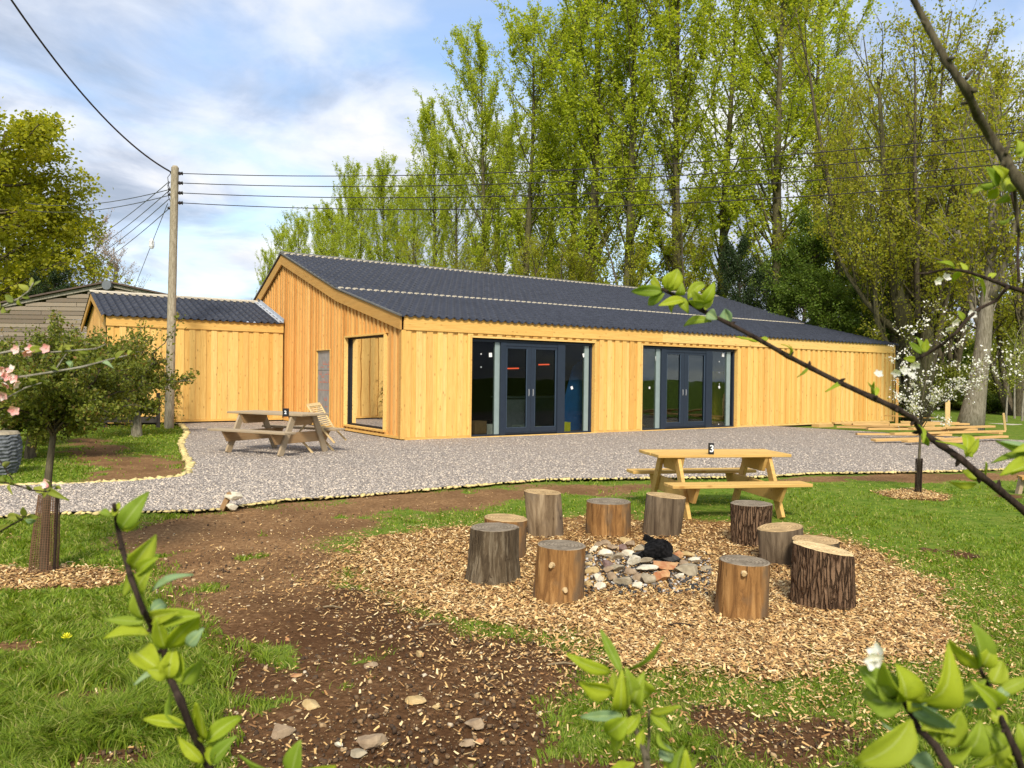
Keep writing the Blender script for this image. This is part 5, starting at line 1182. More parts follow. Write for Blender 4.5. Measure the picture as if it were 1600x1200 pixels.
pops = [(420, 400, 118, .8, 'lowest farthest poplar tip peeping past the gable'), (436, 365, 112, .9, 'short distant poplar at the far left end of the row'), (468, 345, 104, .95, 'second poplar from the far end, barely taller than the first'), (500, 335, 97, .9, 'third poplar from the far end of the row'), (536, 275, 88, .8, 'poplar with a narrow spiky top where the wires first cross the row'),
        (598, 268, 77, .95, 'poplar standing between the spiky topped one and the one above the roof middle'), (640, 285, 74, .9, 'lower poplar squeezed in front of the row'), (677, 180, 66, .9, 'poplar with a rounded spiky top left of the tall double one'), (752, 82, 60, .85, 'left one of the tall poplars with an open top against blue sky'), (815, 40, 56, 1.0, 'tall poplar with forked feathery top'), (620, 300, 80, 1.0, 'poplar in the rear rank beside the lower squeezed one'), (520, 330, 92, 1.0, 'fourth small poplar from the far end, lower than its neighbour'), (858, 150, 60, 1.0, 'poplar filling the gap behind the forked one'),
        (918, -70, 50, 1.1, 'very tall poplar cut by the upper edge, first of them'), (975, -110, 47, 1.0, 'very tall poplar directly above the roof ridge end'), (1050, -90, 47, 1.0, 'very tall poplar with visible trunk behind the ridge end'), (1128, -60, 52, 1.05, 'tall poplar behind the dark ivy covered tree'), (1212, -110, 42, 1.1, 'tall poplar with open limbs right of the dark ivy covered tree'), (560, 305, 82, .9, 'poplar low in the gap beside the narrow spiky one'), (712, 235, 63, .8, 'poplar half hidden between two taller ones over the roof'), (780, 200, 64, 1.1, 'shorter poplar seen between the tall open topped and forked ones'), (890, 40, 56, 1.0, 'tall poplar just behind the first very tall one'), (1275, -20, 50, 1.0, 'tall thin poplar partly behind the brownish budding trees')]
for i, (u, vt, dp, wd, lb) in enumerate(pops): tree('poplar', i % 4, u, dp, vt, lb, 'poplar_tree', 'tree', gp_, wd * 1.2)
mps = [(1330, 38, 10, 1.0, 0, 'budding olive brown tree with upright bare twigs behind the roof corner'), (1428, 31, 8, 1.0, 1, 'many stemmed budding tree with thick dark limbs beside the building end'), (1590, 36, 75, 1.1, 2, 'thin budding tree cut by the right edge'), (1490, 46, 60, 1.0, 0, 'pale budding tree further back between two thick trunks'), (1385, 50, 60, .9, 2, 'sparse budding tree seen through the many stemmed one'),
       (880, 50, 350, 1.2, 1, 'low budding tree behind the roof below the poplars'), (985, 46, 330, 1.2, 2, 'olive budding tree above the end of the ridge'), (680, 62, 375, 1.3, 0, 'scrubby olive tree above the left part of the roof'), (810, 54, 360, 1.2, 2, 'scrubby olive tree between the forked poplar trunk and the roof'), (1080, 46, 320, 1.2, 0, 'budding tree left of the dark ivy covered tree'), (760, 58, 380, 1.1, 2, 'low scrubby tree peeping over the roof ridge')]
for u, dp, vt, wd, vr, lb in mps: tree('maple', vr, u, dp, vt, lb, 'budding_tree', 'tree', 'budding trees behind the building', wd)
g2 = G(1515, 672)
# thick trunks of the two nearer trees
def limb_tree(name, label, pts_list, dep, mat):
    o0 = UD(pts_list[0][0][0][0], dep); t_ = thing(name, label, 'tree', o0, 0)
    for i, (pts, r0, r1) in enumerate(pts_list):
        P_ = [AT(u, v, dep + dd) for u, v, dd in pts]; P_[0] = np.array(P_[0])
        n_ = len(P_); mb = MB(); mb.tube(P_, [(r0 + (r1 - r0) * (k_ / (n_ - 1)) ** .7) * (1 + .06 * math.sin(k_ * 2.1)) for k_ in range(n_)], 10); mb.build('trunk' if i == 0 else 'limb', mat, t_, smooth=True)
    g = Grow(70 + len(pts_list)); A = []
    for i, (pts, r0, r1) in enumerate(pts_list):
        P_ = [AT(u, v, dep + dd) for u, v, dd in pts]
        for j in range(26 if i == 0 else 18):
            f_ = .45 + .55 * j / 26 if i == 0 else .25 + .75 * j / 18; p, d = g.at(P_, min(f_, .999)); l1 = g.rs.uniform(1.2, 3.2)
            b1, _ = g.branch(p, rotdir(d, g.rs.uniform(.4, 1.0), g.rs.uniform(0, 6.28)), l1, .035, .01, 6, .1, .10, 4)
            for k_ in range(7):
                p2, d2 = g.at(b1, .25 + .75 * g.rs.rand()); b2, _ = g.branch(p2, rotdir(d2, g.rs.uniform(.3, .9), g.rs.uniform(0, 6.28)), l1 * g.rs.uniform(.25, .5), .012, .004, 4, .1, .12, 3); A += [g.at(b2, g.rs.rand())[0] for q in range(10)]
    o0 = np.array(o0); link('twigs', mesh_np('twigs', np.array(g.mb.v) - o0, np.array(g.mb.f), mat, True), t_)
    v, f = leaves_np(A, 2, .12, .10, 5, .8); link('crown', mesh_np('crown', v - o0, f, M['maple']), t_)
    return t_
limb_tree('old_tree', 'old tree with many thick dark limbs spreading from one base past the building corner',
  [([(1432, 668, 0), (1428, 600, 0), (1418, 540, 0), (1405, 480, 0), (1395, 420, 0), (1388, 340, .3), (1380, 240, .5), (1372, 120, .8)], .52, .05),
   ([(1440, 640, .1), (1446, 560, .2), (1448, 500, .3), (1446, 430, .4), (1450, 350, .5), (1458, 240, 1), (1462, 130, 1)], .36, .05),
   ([(1405, 520, 0), (1380, 500, .2), (1352, 470, .4), (1325, 430, .8), (1305, 390, 1.2), (1290, 330, 1.5)], .17, .03),
   ([(1446, 500, .2), (1462, 480, .1), (1478, 440, 0), (1488, 380, -.3), (1502, 300, -.5)], .24, .05),
   ([(1425, 560, .1), (1415, 500, .5), (1424, 440, .8), (1420, 380, 1), (1428, 290, 1.3), (1420, 180, 1.5)], .26, .06),
   ([(1430, 640, -.1), (1400, 600, -.2), (1398, 570, -.2), (1370, 500, 0), (1366, 440, .2), (1362, 340, .5)], .22, .05)], 29.5, M['barkmoss'])
limb_tree('large_tree', 'pale barked tree leaning slightly right beyond the timber heap',
  [([(1514, 676, 0), (1520, 645, 0), (1528, 600, 0), (1536, 540, 0), (1541, 480, 0), (1546, 420, 0), (1550, 350, 0), (1556, 260, .2), (1562, 150, .4)], .42, .04),
   ([(1543, 470, 0), (1560, 440, -.2), (1572, 400, -.4), (1590, 340, -.6), (1605, 270, -.8)], .18, .05),
   ([(1538, 520, 0), (1520, 480, .3), (1510, 430, .5), (1498, 360, .8)], .13, .04)], (G(1515, 674) - CAM) @ FW, M['barkmid'])
tree('broad', 0, 1160, 41, 340, 'dark ivy covered tree behind the roof end', 'ivy_tree', 'tree', None, .62, M['ivy'])
tree('broad', 1, 1205, 42, 385, 'second smaller dark ivy clad tree touching the first', 'ivy_tree', 'tree', None, .6, M['ivy'])
for i, (u, dp, vt, wd, lb) in enumerate(((1290, 33, 395, 1.25, 'fresh green broadleaved tree low behind the roof corner'), (1350, 34, 420, 1.0, 'fresh green tree just beyond the building end'), (1250, 38, 300, .8, 'green leafed tree between ivy and budding trees'), (1480, 50, 480, 1.1, 'green tree low in the background between two trunks'))):
    tree('broad', i % 2, u, dp, vt, lb, 'green_tree', 'tree', 'green trees beyond the building', wd)
tree('broad', 2, -78, 47, 118, 'large yellow green tree behind the old barn at the left edge', 'large_leafy_tree', 'tree', None, 1.2, M['lime'])
tree('broad', 1, 18, 52, 225, 'yellow green tree behind the large one at the left edge', 'large_leafy_tree', 'tree', None, 1.0, M['lime'])
tree('broad', 0, 88, 46, 400, 'dark evergreen peeping over the barn roof', 'evergreen_tree', 'tree', None, .8, M['ivy'])
tree('broad', 2, 40, 44.8, 420, 'very dark evergreen low behind the barn roof', 'evergreen_tree', 'tree', None, 1.0, M['ivy'])
tree('bare', 0, 140, 58, 345, 'pinkish leafless tree with fine twigs behind the barn', 'bare_tree')
tree('bare', 0, 182, 62, 400, 'smaller pale leafless tree above the barn apex', 'bare_tree')
bs = [(1470, 45, 560, 1.6, 'hedge'), (1520, 60, 510, 1.3, 'hedge'), (1560, 50, 520, 1.6, 'hedge'), (1605, 55, 440, 1.2, 'hedge'), (1590, 40, 570, 1.5, 'hedge'), (1500, 42, 600, 1.8, 'hedge'), (1550, 38, 610, 2.0, 'lush'), (1640, 42, 520, 1.6, 'hedge'), (1425, 48, 560, 1.6, 'lush'), (1460, 70, 500, 1.5, 'hedge'), (1400, 60, 520, 1.6, 'hedge'), (1700, 50, 450, 1.4, 'hedge'), (1530, 75, 470, 1.0, 'pinktwig'), (1340, 50, 520, 1.6, 'hedge')]
where = ['left of the pale trunk', 'behind the pale trunk', 'right of the pale trunk, rear row', 'tall at the right edge', 'light green at the right edge, front', 'low and light left of the pale trunk', 'low and dark right of the pale trunk', 'beyond the right edge', 'dark behind the old tree', 'far off between the trunks', 'far off behind the old tree', 'outermost on the right', 'pinkish and far off', 'hidden behind the building end']
for i, ((u, dp, vt, wd, mt), wh) in enumerate(zip(bs, where)): tree('bush', i % 3, u, dp, vt, 'background shrub ' + wh, 'shrub', 'shrub', 'shrubs in the background on the right', wd * (1 if vt > 540 else .7), M[mt])
for i, (u, dp, vt) in enumerate(((1573, 30, 560), (1586, 33, 520), (1598, 31, 540))):
    loc = UD(u, dp); t_ = thing('young_tree', ('thin stemmed young tree beside the leaning stake', 'young tree with pale stem, second from the stake', 'young tree with dark stem at the right edge')[i], 'tree', loc, 0, 'young trees at the right'); hh = AT(u, vt, dp)[2]
    g = Grow(60 + i); tr, _ = g.branch((0, 0, 0), (0, 0, 1), hh, .05, .015, 6, .03, .02, 6); A = []
    for j in range(16):
        p, d = g.at(tr, .4 + .6 * g.rs.rand()); b1, _ = g.branch(p, rotdir(d, .8, g.rs.uniform(0, 6.28)), g.rs.uniform(.5, 1.2), .012, .004, 4, .08, .06, 3); A += [g.at(b1, g.rs.rand())[0] for q in range(12)]
    link('trunk', mesh_np('young_trunk', g.mb.v, np.array(g.mb.f[:-0] if False else g.mb.f), M['barkpale'], True), t_); v, f = leaves_np(A, 3, .08, .08, i); link('crown', mesh_np('young_crown', v, f, M['hedge']), t_)
# low dark hedge line closing the lawn
def hedge(name, label, uvs, dep, h, thick, mat, seed):
    rs = np.random.RandomState(seed); A = []
    for (u0, d0), (u1, d1) in zip(uvs, uvs[1:]):
        a = np.array(UD(u0, d0)); b_ = np.array(UD(u1, d1)); n_ = int(np.linalg.norm(b_ - a) * 420)
        t_ = rs.rand(n_, 1); p = a + (b_ - a) * t_ + rs.normal(size=(n_, 3)) * np.array((thick, thick, 0)); p[:, 2] = rs.rand(n_) * h * (.6 + .8 * fnoise(p[:, 0], p[:, 1], .6)); A.append(p)
    v, f = leaves_np(np.concatenate(A), 2, .12, .16, seed); o_ = link(name, mesh_np(name, v, f, mat)); tag(o_, label, 'hedge'); return o_
hedge('distant_hedge', 'long light green hedge closing the field on the right', [(1380, 62), (1800, 50)], 0, 4.2, .9, M['hedge'], 1)
hedge('far_hedge', 'hedge far behind the timber building', [(380, 125), (700, 95), (1000, 75), (1400, 66)], 0, 3.5, 1.2, M['hedge'], 2)
hedge('left_hedge', 'hedge behind the old barn', [(-500, 70), (380, 90)], 0, 4, 1, M['lush'], 3)
# path and low plants at the right background
mb = MB(); pth = [G(u, v) for u, v in ((1436, 660), (1500, 657), (1560, 662), (1640, 668), (1640, 660), (1560, 655.5), (1500, 652.5), (1436, 654))]
mb.add([(p[0], p[1], -.012) for p in pth], [(0, 1, 6, 7), (1, 2, 5, 6), (2, 3, 4, 5)]); o = mb.build('path', plain('pale gravel path', (.50, .45, .36), .9, 0, .15, 8)); tag(o, 'pale path crossing the lawn beyond the trees', kind='structure')

# small hawthorn like orchard trees on the left
def small_tree(name, label, base, trunk, crown_c, cr, dep, leaf, n1, seed, leafsize, trunk_r, mat=M['bark'], per=5, leafm=None, tips=None, cat='tree', flat=.75, tipm=None):
    """trunk: px points; crown: px centre and px radii"""
    t_ = thing(name, label, cat, tuple(base), 0); g = Grow(seed); rs = g.rs; P_ = [AT(u, v, dep) for u, v in trunk]; P_[0] = np.array(base) + (0, 0, -.03)
    g.mb.tube(P_, [trunk_r * (1 - .45 * i / (len(P_) - 1)) for i in range(len(P_))], 9, cap=False)
    C_ = AT(*crown_c, dep); rx, rz_ = cr[0] * dep / F, cr[1] * dep / F; top = P_[-1]; A = []; B_ = []
    for i in range(n1):
        dirn = rs.normal(size=3); dirn /= np.linalg.norm(dirn); e_ = C_ + np.array((dirn[0] * rx, dirn[1] * rx, dirn[2] * rz_)) * (rs.uniform(.45, 1.1) if rs.rand() < .78 else rs.uniform(1.1, 1.45))
        s0 = P_[-1 - (i % 2)] * .6 + P_[-1] * .4; L_ = np.linalg.norm(e_ - s0); d0 = (e_ - s0) / L_; d0 = d0 + np.array((0, 0, .25)); pts = [s0 + (e_ - s0) * f_ + np.array((0, 0, .10 * L_ * math.sin(math.pi * f_))) + rs.normal(size=3) * .02 * L_ for f_ in np.linspace(0, 1, 7)]
        g.mb.tube(pts, [trunk_r * .33 * (1 - .85 * f_) for f_ in np.linspace(0, 1, 7)], 4, cap=False)
        for j in range(9):
            f_ = .25 + .75 * rs.rand(); p2, d2 = g.at(pts, f_); b2, _ = g.branch(p2, rotdir(d2, rs.uniform(.4, 1.), rs.uniform(0, 6.28)), L_ * rs.uniform(.14, .34), trunk_r * .08, trunk_r * .03, 4, .1, .05, 3)
            for q in range(10): (A if (rs.rand() > .04 or not tipm) else B_).append(g.at(b2, rs.rand())[0])
            if tipm: B_.append(b2[-1])
    link('trunk', mesh_np(name + '_trunk', np.array(g.mb.v) - np.array(base), np.array(g.mb.f), mat, True), t_)
    v, f = leaves_np(A, per, leafsize * .8, leafsize, seed, .6); link('crown', mesh_np(name + '_crown', v - np.array(base), f, leafm or M['thorn']), t_)
    if B_: v, f = leaves_np(B_, 3, leafsize * .6, leafsize, seed + 1, .6); link(tips or 'young_shoots', mesh_np(name + '_tips', v - np.array(base), f, tipm), t_)
    return t_
bA = G(68, 893); dA = (bA - CAM) @ FW
tA = small_tree('orchard_tree', 'small dark leaved orchard tree rising from the brown mesh guard', bA, [(68, 893), (72, 800), (76, 740), (82, 690), (86, 655)], (84, 600), (132, 70), dA, None, 62, 5, .028, .034, tipm=M['bronze'], mat=M['bark'], per=6)
bB = G(47, 716); tB = small_tree('orchard_tree', 'dark leaved orchard tree with bare brown trunk behind the guarded one', bB, [(47, 716), (50, 680), (50, 640)], (62, 606), (116, 72), (bB - CAM) @ FW, None, 70, 6, .065, .10, tipm=M['bronze'], per=6)
bC = G(214, 681); tC = small_tree('orchard_tree', 'sparser orchard tree by the telegraph pole with a short pale trunk', bC, [(214, 681), (213, 650), (208, 615)], (185, 588), (108, 66), (bC - CAM) @ FW, None, 44, 7, .085, .13, mat=M['barkmid'], tipm=M['bronze'], per=4)
bD = G(8, 700); small_tree('orchard_tree', 'orchard tree half cut off by the left edge', bD, [(8, 700), (5, 660), (0, 620)], (-5, 598), (90, 70), (bD - CAM) @ FW, None, 50, 8, .065, .10, tipm=M['bronze'], per=6)
# ivy on the short post
rs = np.random.RandomState(6); A = np.array([(ivyp[0] + rs.normal() * .12, ivyp[1] + rs.normal() * .12, rs.rand() * 1.5) for _ in range(260)]); v, f = leaves_np(A, 3, .05, .09, 6)
o = [x for x in D.objects if x.name == 'ivy_post'][0]; link('ivy', mesh_np('ivy', v - np.array(o.location), f, M['thorn']), o)
# mesh guards
def guard(name, label, base, pts, r0, r1, nv, nh, mat, th):
    """net sleeve between two points"""
    a, b_ = np.array(pts[0]), np.array(pts[1]); t_ = thing(name, label, 'tree guard', tuple(base)); mb = MB(); ax = (b_ - a); L_ = np.linalg.norm(ax); ax /= L_; x = np.cross(ax, (0, 1, 0)); x /= np.linalg.norm(x); y = np.cross(ax, x)
    def q(f_, an): r_ = r0 + (r1 - r0) * f_; r_ *= 1 + .07 * math.sin(an * 2 + f_ * 4) + .03 * math.sin(an * 5); return a + ax * L_ * f_ + (x * math.cos(an) + y * math.sin(an)) * r_
    for i in range(nv): mb.tube([q(f_, i * 6.283 / nv) for f_ in np.linspace(0, 1, 9)], th, 3, cap=False)
    for j in range(nh + 1): mb.tube([q(j / nh, an) for an in np.linspace(0, 6.283, 19)], th, 3, cap=False)
    mb.build('net', mat, t_); mb = MB(); s0 = q(0, 2.4) ; s1 = q(1.02, 2.4); mb.tube([s0, s1], [.012, .012], 6); mb.build('stake', M['barkdark'], t_); return t_
M['net'] = plain('brown plastic net', (.16, .085, .045), .6)
guard('tree_guard', 'tapered brown mesh sleeve round the foot of the orchard tree', bA, (bA, AT(76, 773, dA)), .095, .070, 30, 46, M['net'], .0022)
bS = G(1434, 770); dS = (bS - CAM) @ FW
guard('tree_guard', 'narrow dark mesh sleeve round the blossoming sapling', bS, (bS, AT(1436, 717, dS)), .042, .038, 16, 22, M['barkdark'], .003)
sp = small_tree('blossom_sapling', 'young tree covered in white blossom on the lawn in front of the timber heap', bS, [(1434, 770), (1436, 720), (1438, 680), (1441, 650)], (1455, 590), (82, 72), dS, None, 20, 12, .028, .022, M['bark'], 2, M['hedge'], 'blossom', 'tree', .75, M['blossom'])
rs = np.random.RandomState(9); A = []
cr_ = [c_ for c_ in sp.children if 'crown' in c_.name][0]; n_ = len(cr_.data.vertices); co_ = np.empty(n_ * 3, np.float32); cr_.data.vertices.foreach_get('co', co_); co_ = co_.reshape(-1, 3)[::4]
A = co_[rs.rand(len(co_)) < .13]; v, f = leaves_np(A, 3, .012, .030, 3, .9); link('blossom', mesh_np('sapling_blossom', v, f, M['blossom']), sp)
# thin out its green
v, f = leaves_np(co_[rs.rand(len(co_)) < .22], 1, .02, .026, 4, .6); cr_.data = mesh_np('sapling_crown', v, f, M['hedge'])

# ------------------------------------------------------------------ near branches
def leaf_geo(V_, F_, a, b_, wid, nrm, curl=.15, fold=.25, nseg=7, tw=0):
    """leaf from a to b_ as a folded, curved, pointed blade"""
    a, b_ = np.array(a), np.array(b_); d = b_ - a; L_ = np.linalg.norm(d); d /= L_; s_ = np.cross(d, nrm); s_ /= np.linalg.norm(s_) + 1e-9; n_ = np.cross(s_, d); base = len(V_)
    for i in range(nseg + 1):
        t_ = i / nseg; wd = wid * (math.sin(math.pi * min(1, t_ ** .85)) ** .75) * (1 - .15 * t_) / 2 + (.0012 if t_ in (0, 1) else 0); wave = .02 * L_ * math.sin(t_ * 9 + L_ * 90)
        c = a + d * L_ * t_ + n_ * (curl * L_ * math.sin(math.pi * t_) * .5 - curl * L_ * t_ * t_ * .6)
        q = tw * t_; sr = s_ * math.cos(q) + n_ * math.sin(q); nr = n_ * math.cos(q) - s_ * math.sin(q)
        V_.extend([c - sr * wd + nr * (wd * fold * 1.6 + wave * .6), c - sr * wd * .5 + nr * wd * fold * .5, c, c + sr * wd * .5 + nr * wd * fold * .5, c + sr * wd + nr * (wd * fold * 1.6 - wave * .6)])
    for i in range(nseg):
        for j in range(4): p = base + i * 5 + j; F_.append((p, p + 1, p + 6, p + 5))
def spray(name, label, stems, leaves, dep, mat, leafmat_=None, pale=None, seed=0, blossoms=None, cat='branch', bmat=None, bsize=.018, buds=None):
    """stems: list of (px points, radius0 px, radius1 px); leaves: (base px, tip px, width px); real depth given in metres"""
    rs = np.random.RandomState(seed); u0, v0 = stems[0][0][0][:2]; o0 = AT(u0, v0, dep); t_ = thing(name, label, cat, tuple(o0))
    for k_, (pts, r0, r1) in enumerate(stems):
        P_ = []
        for i, p in enumerate(pts): P_.append(AT(p[0], p[1], dep + (p[2] if len(p) > 2 else .03 * math.sin(i * 1.3))))
        # resample with knobbly buds
        Q, RR = [], []; n_ = len(P_)
        for i in range(n_ - 1):
            for f_ in (0, .33, .66): Q.append(P_[i] * (1 - f_) + P_[i + 1] * f_); t2 = (i + f_) / (n_ - 1); RR.append((r0 + (r1 - r0) * t2) * dep / F * (1 + (.30 if f_ == 0 and i else 0) * rs.rand()))
        Q.append(P_[-1]); RR.append(r1 * dep / F)
        mb = MB(); mb.tube(Q, RR, 9); 
        for i in range(1, n_ - 1):   # small buds at nodes
            q = P_[i]; dr = rs.normal(size=3); dr /= np.linalg.norm(dr); rr_ = (r0 + (r1 - r0) * i / n_) * dep / F; mb.tube([q, q + dr * rr_ * 2.0, q + dr * rr_ * 2.9], [rr_ * .8, rr_ * .6, rr_ * .15], 6)
        mb.build('stem', mat, t_, smooth=True)
    for (lst, mt, nm) in ((leaves, leafmat_ or M['fore'], 'leaves'), (pale or [], M['forepale'], 'pale_leaves')):
        if not lst: continue
        V_, F_ = [], []
        for i, (b0, b1, wd) in enumerate(lst):
            dd = rs.uniform(-.03, .03) * dep; a = AT(b0[0], b0[1], dep); b_ = AT(b1[0], b1[1], dep + dd)
            nr = -FW + rs.normal(size=3) * .45 + np.array((0, 0, .35)); leaf_geo(V_, F_, a, b_, wd * dep / F * 1.38, nr, rs.uniform(-.1, .5), rs.uniform(.05, .5), tw=rs.uniform(-.9, .9))
        me_ = mesh_np(nm, np.array(V_) - o0, np.array(F_), mt, True); ra = me_.attributes.new('rib', 'FLOAT', 'POINT'); ra.data.foreach_set('value', np.tile(np.array([0, 0, 1, 0, 0], np.float32), len(V_) // 5)); o_ = link(nm, me_, t_); so_ = o_.modifiers.new('thickness', 'SOLIDIFY'); so_.thickness = .0005
    if blossoms:
        V_, F_ = [], []
        for (u, v) in blossoms:
            c = AT(u, v, dep); nr = -FW + rs.normal(size=3) * .5; nr /= np.linalg.norm(nr); x = np.cross(nr, (0, 0, 1)); x /= np.linalg.norm(x); y = np.cross(nr, x)
            for k_ in range(5):
                a = k_ * 1.2566 + rs.uniform(-.1, .1); dr = x * math.cos(a) + y * math.sin(a); leaf_geo(V_, F_, c + dr * bsize * .1, c + dr * bsize + nr * bsize * .3, bsize * .95, nr, -.2, .2, 4)
        link('blossom', mesh_np('blossom', np.array(V_) - o0, np.array(F_), bmat or M['blossom'], True), t_)
    return t_
FD = M['barkdark']; M['darkbranch'] = bark('dark olive branch bark', (.035, .028, .016), (.10, .085, .05), 20, .3)
spray('plum_shoot', 'upright plum shoot with bright green leaves in the lower left foreground', [([(178, 788), (184, 825), (192, 860), (205, 905), (222, 950), (240, 985), (256, 1015), (264, 1055), (282, 1095), (297, 1135), (318, 1180), (345, 1240)], 3.2, 6.5)],
  [((188, 826), (229, 772), 24), ((174, 806), (152, 797), 9), ((178, 806), (186, 786), 9), ((192, 828), (221, 815), 7), ((205, 888), (241, 838), 27), ((206, 885), (205, 862), 8), ((206, 892), (193, 932), 14), ((216, 900), (240, 870), 15), ((214, 925), (235, 885), 22), ((222, 968), (213, 914), 20), ((227, 968), (281, 955), 17), ((235, 968), (312, 962), 22), ((224, 972), (162, 967), 13), ((232, 992), (160, 995), 20),
   ((262, 1012), (311, 962), 32), ((257, 1014), (244, 965), 18), ((252, 1048), (203, 1012), 30), ((262, 1052), (234, 1045), 22), ((264, 1062), (270, 1010), 22), ((284, 1068), (316, 1028), 26), ((284, 1066), (276, 1015), 20), ((293, 1134), (256, 1090), 22), ((290, 1134), (223, 1122), 14), ((318, 1156), (309, 1096), 26), ((322, 1160), (377, 1116), 20), ((318, 1192), (276, 1150), 14), ((320, 1160), (300, 1118), 16), ((330, 1190), (368, 1152), 18), ((330, 1196), (350, 1145), 22)],
  .95, FD, None, [((236, 925), (298, 892), 11), ((246, 1050), (212, 1066), 9), ((292, 1008), (317, 984), 16), ((236, 955), (262, 940), 16)], 1)
spray('plum_shoot', 'leaf tips of a shoot just entering the lower edge left of centre', [([(468, 1260), (464, 1215)], 3, 2)], [((455, 1214), (468, 1158), 27), ((440, 1216), (374, 1180), 18), ((470, 1214), (525, 1196), 18), ((464, 1222), (420, 1206), 16)], .85, FD, None, None, 2)
spray('plum_shoot', 'upright plum shoot with curled leaves at the bottom centre', [([(978, 1098), (988, 1130), (1000, 1155), (1010, 1185), (1016, 1250)], 3, 6), ([(1014, 1110), (1014, 1150), (1012, 1188)], 2, 2.6)],
  [((971, 1052), (938, 984), 13), ((983, 1046), (1041, 1000), 12), ((956, 1050), (885, 1026), 16), ((957, 1080), (905, 1067), 26), ((974, 1098), (955, 1048), 22), ((978, 1100), (985, 1050), 22), ((988, 1058), (1022, 1092), 30), ((980, 1122), (943, 1150), 26), ((978, 1126), (957, 1184), 18), ((990, 1100), (1002, 1060), 22), ((1017, 1113), (1060, 1105), 10), ((1016, 1116), (1047, 1143), 13), ((1030, 1140), (1050, 1180), 20), ((968, 1110), (972, 1060), 22), ((998, 1170), (1006, 1140), 12), ((972, 1148), (1000, 1116), 16), ((960, 1225), (985, 1186), 22), ((950, 1222), (992, 1192), 22)],
  .9, M['bark'], None, [((972, 1118), (908, 1120), 12), ((1050, 1190), (1034, 1160), 18)], 3)
spray('plum_shoot', 'bright green leaf tuft at the lower edge right of the bottom centre shoot', [([(1062, 1270), (1060, 1215)], 3, 2)], [((1058, 1220), (1065, 1165), 24), ((1060, 1222), (1088, 1186), 16), ((1056, 1220), (1038, 1182), 16), ((1060, 1224), (1074, 1178), 18)], .9, FD, None, None, 4)
spray('plum_branch', 'thick plum shoot with broad leaves and a white blossom in the lower right foreground', [([(1398, 1080), (1420, 1108), (1436, 1140), (1462, 1165), (1482, 1200), (1500, 1260)], 3.5, 8)],
  [((1413, 1094), (1339, 1044), 40), ((1410, 1100), (1343, 1088), 36), ((1414, 1096), (1405, 1042), 44), ((1426, 1094), (1503, 1028), 44), ((1424, 1124), (1344, 1204), 40), ((1500, 1175), (1540, 1136), 34), ((1478, 1168), (1500, 1110), 36), ((1455, 1160), (1480, 1116), 28), ((1408, 1092), (1380, 1040), 34), ((1400, 1095), (1350, 1080), 34), ((1440, 1140), (1500, 1145), 22), ((1470, 1180), (1520, 1170), 30), ((1395, 1090), (1372, 1066), 20), ((1420, 1112), (1432, 1060), 26)],
  .8, FD, None, [((1424, 1100), (1494, 1134), 34), ((1420, 1138), (1376, 1134), 16), ((1460, 1204), (1420, 1188), 26), ((1430, 1108), (1470, 1104), 18)], 5, [(1364, 1030), (1372, 1022)], bsize=.011)
spray('plum_branch', 'slender plum shoot with leaves in the lower right corner', [([(1530, 1042), (1545, 1075), (1560, 1110), (1572, 1140), (1588, 1175), (1605, 1230)], 3, 6)],
  [((1532, 1040), (1494, 996), 22), ((1530, 1044), (1523, 974), 30), ((1535, 1042), (1552, 1010), 22), ((1530, 1046), (1482, 1000), 20), ((1550, 1068), (1567, 1032), 22), ((1540, 1062), (1476, 1102), 30), ((1560, 1082), (1612, 1058), 16), ((1556, 1106), (1530, 1070), 24), ((1580, 1166), (1520, 1200), 22), ((1590, 1130), (1606, 1190), 26), ((1576, 1130), (1545, 1115), 20), ((1600, 1190), (1562, 1180), 20), ((1570, 1170), (1540, 1135), 26), ((1560, 1200), (1580, 1170), 22)],
  .85, FD, None, [((1550, 1092), (1510, 1100), 15), ((1570, 1078), (1558, 1092), 12)], 6)
spray('plum_branch', 'long dark plum branch crossing the building end diagonally', [([(1660, 835, .1), (1605, 802), (1560, 765), (1530, 742), (1500, 716), (1470, 695), (1440, 675), (1428, 655), (1400, 638), (1365, 622), (1310, 597), (1265, 574), (1232, 557), (1185, 530), (1140, 506), (1095, 484), (1062, 465), (1035, 452)], 6, 2.6)],
  [((1036, 455), (985, 454), 14), ((1038, 458), (1008, 478), 13), ((1046, 456), (1062, 416), 19), ((1032, 450), (1015, 430), 10), ((1058, 462), (1046, 492), 10), ((1064, 462), (1064, 445), 12), ((1075, 468), (1102, 438), 13), ((1095, 474), (1118, 444), 15), ((1090, 478), (1085, 455), 14), ((1100, 478), (1078, 470), 12), ((1102, 484), (1108, 452), 14), ((1062, 466), (1075, 488), 12), ((1112, 502), (1065, 504), 11), ((1185, 534), (1150, 524), 7), ((1187, 532), (1202, 527), 6), ((1040, 452), (1050, 424), 15), ((1072, 468), (1030, 476), 12),
   ((1232, 556), (1228, 536), 5), ((1232, 556), (1238, 538), 5), ((1262, 576), (1248, 588), 4), ((1308, 600), (1298, 608), 5), ((1365, 622), (1358, 598), 6), ((1365, 622), (1372, 600), 6), ((1365, 622), (1364, 596), 6), ((1508, 714), (1480, 688), 9), ((1508, 710), (1511, 674), 14), ((1508, 712), (1531, 685), 12), ((1500, 714), (1484, 706), 8), ((1512, 712), (1520, 706), 8), ((1526, 756), (1482, 756), 9), ((1530, 752), (1504, 732), 12), ((1538, 744), (1540, 722), 8), ((1440, 678), (1452, 698), 7), ((1434, 664), (1446, 690), 6)],
  1.5, FD, None, [((1140, 506), (1132, 482), 17), ((1106, 488), (1120, 498), 14)], 7)
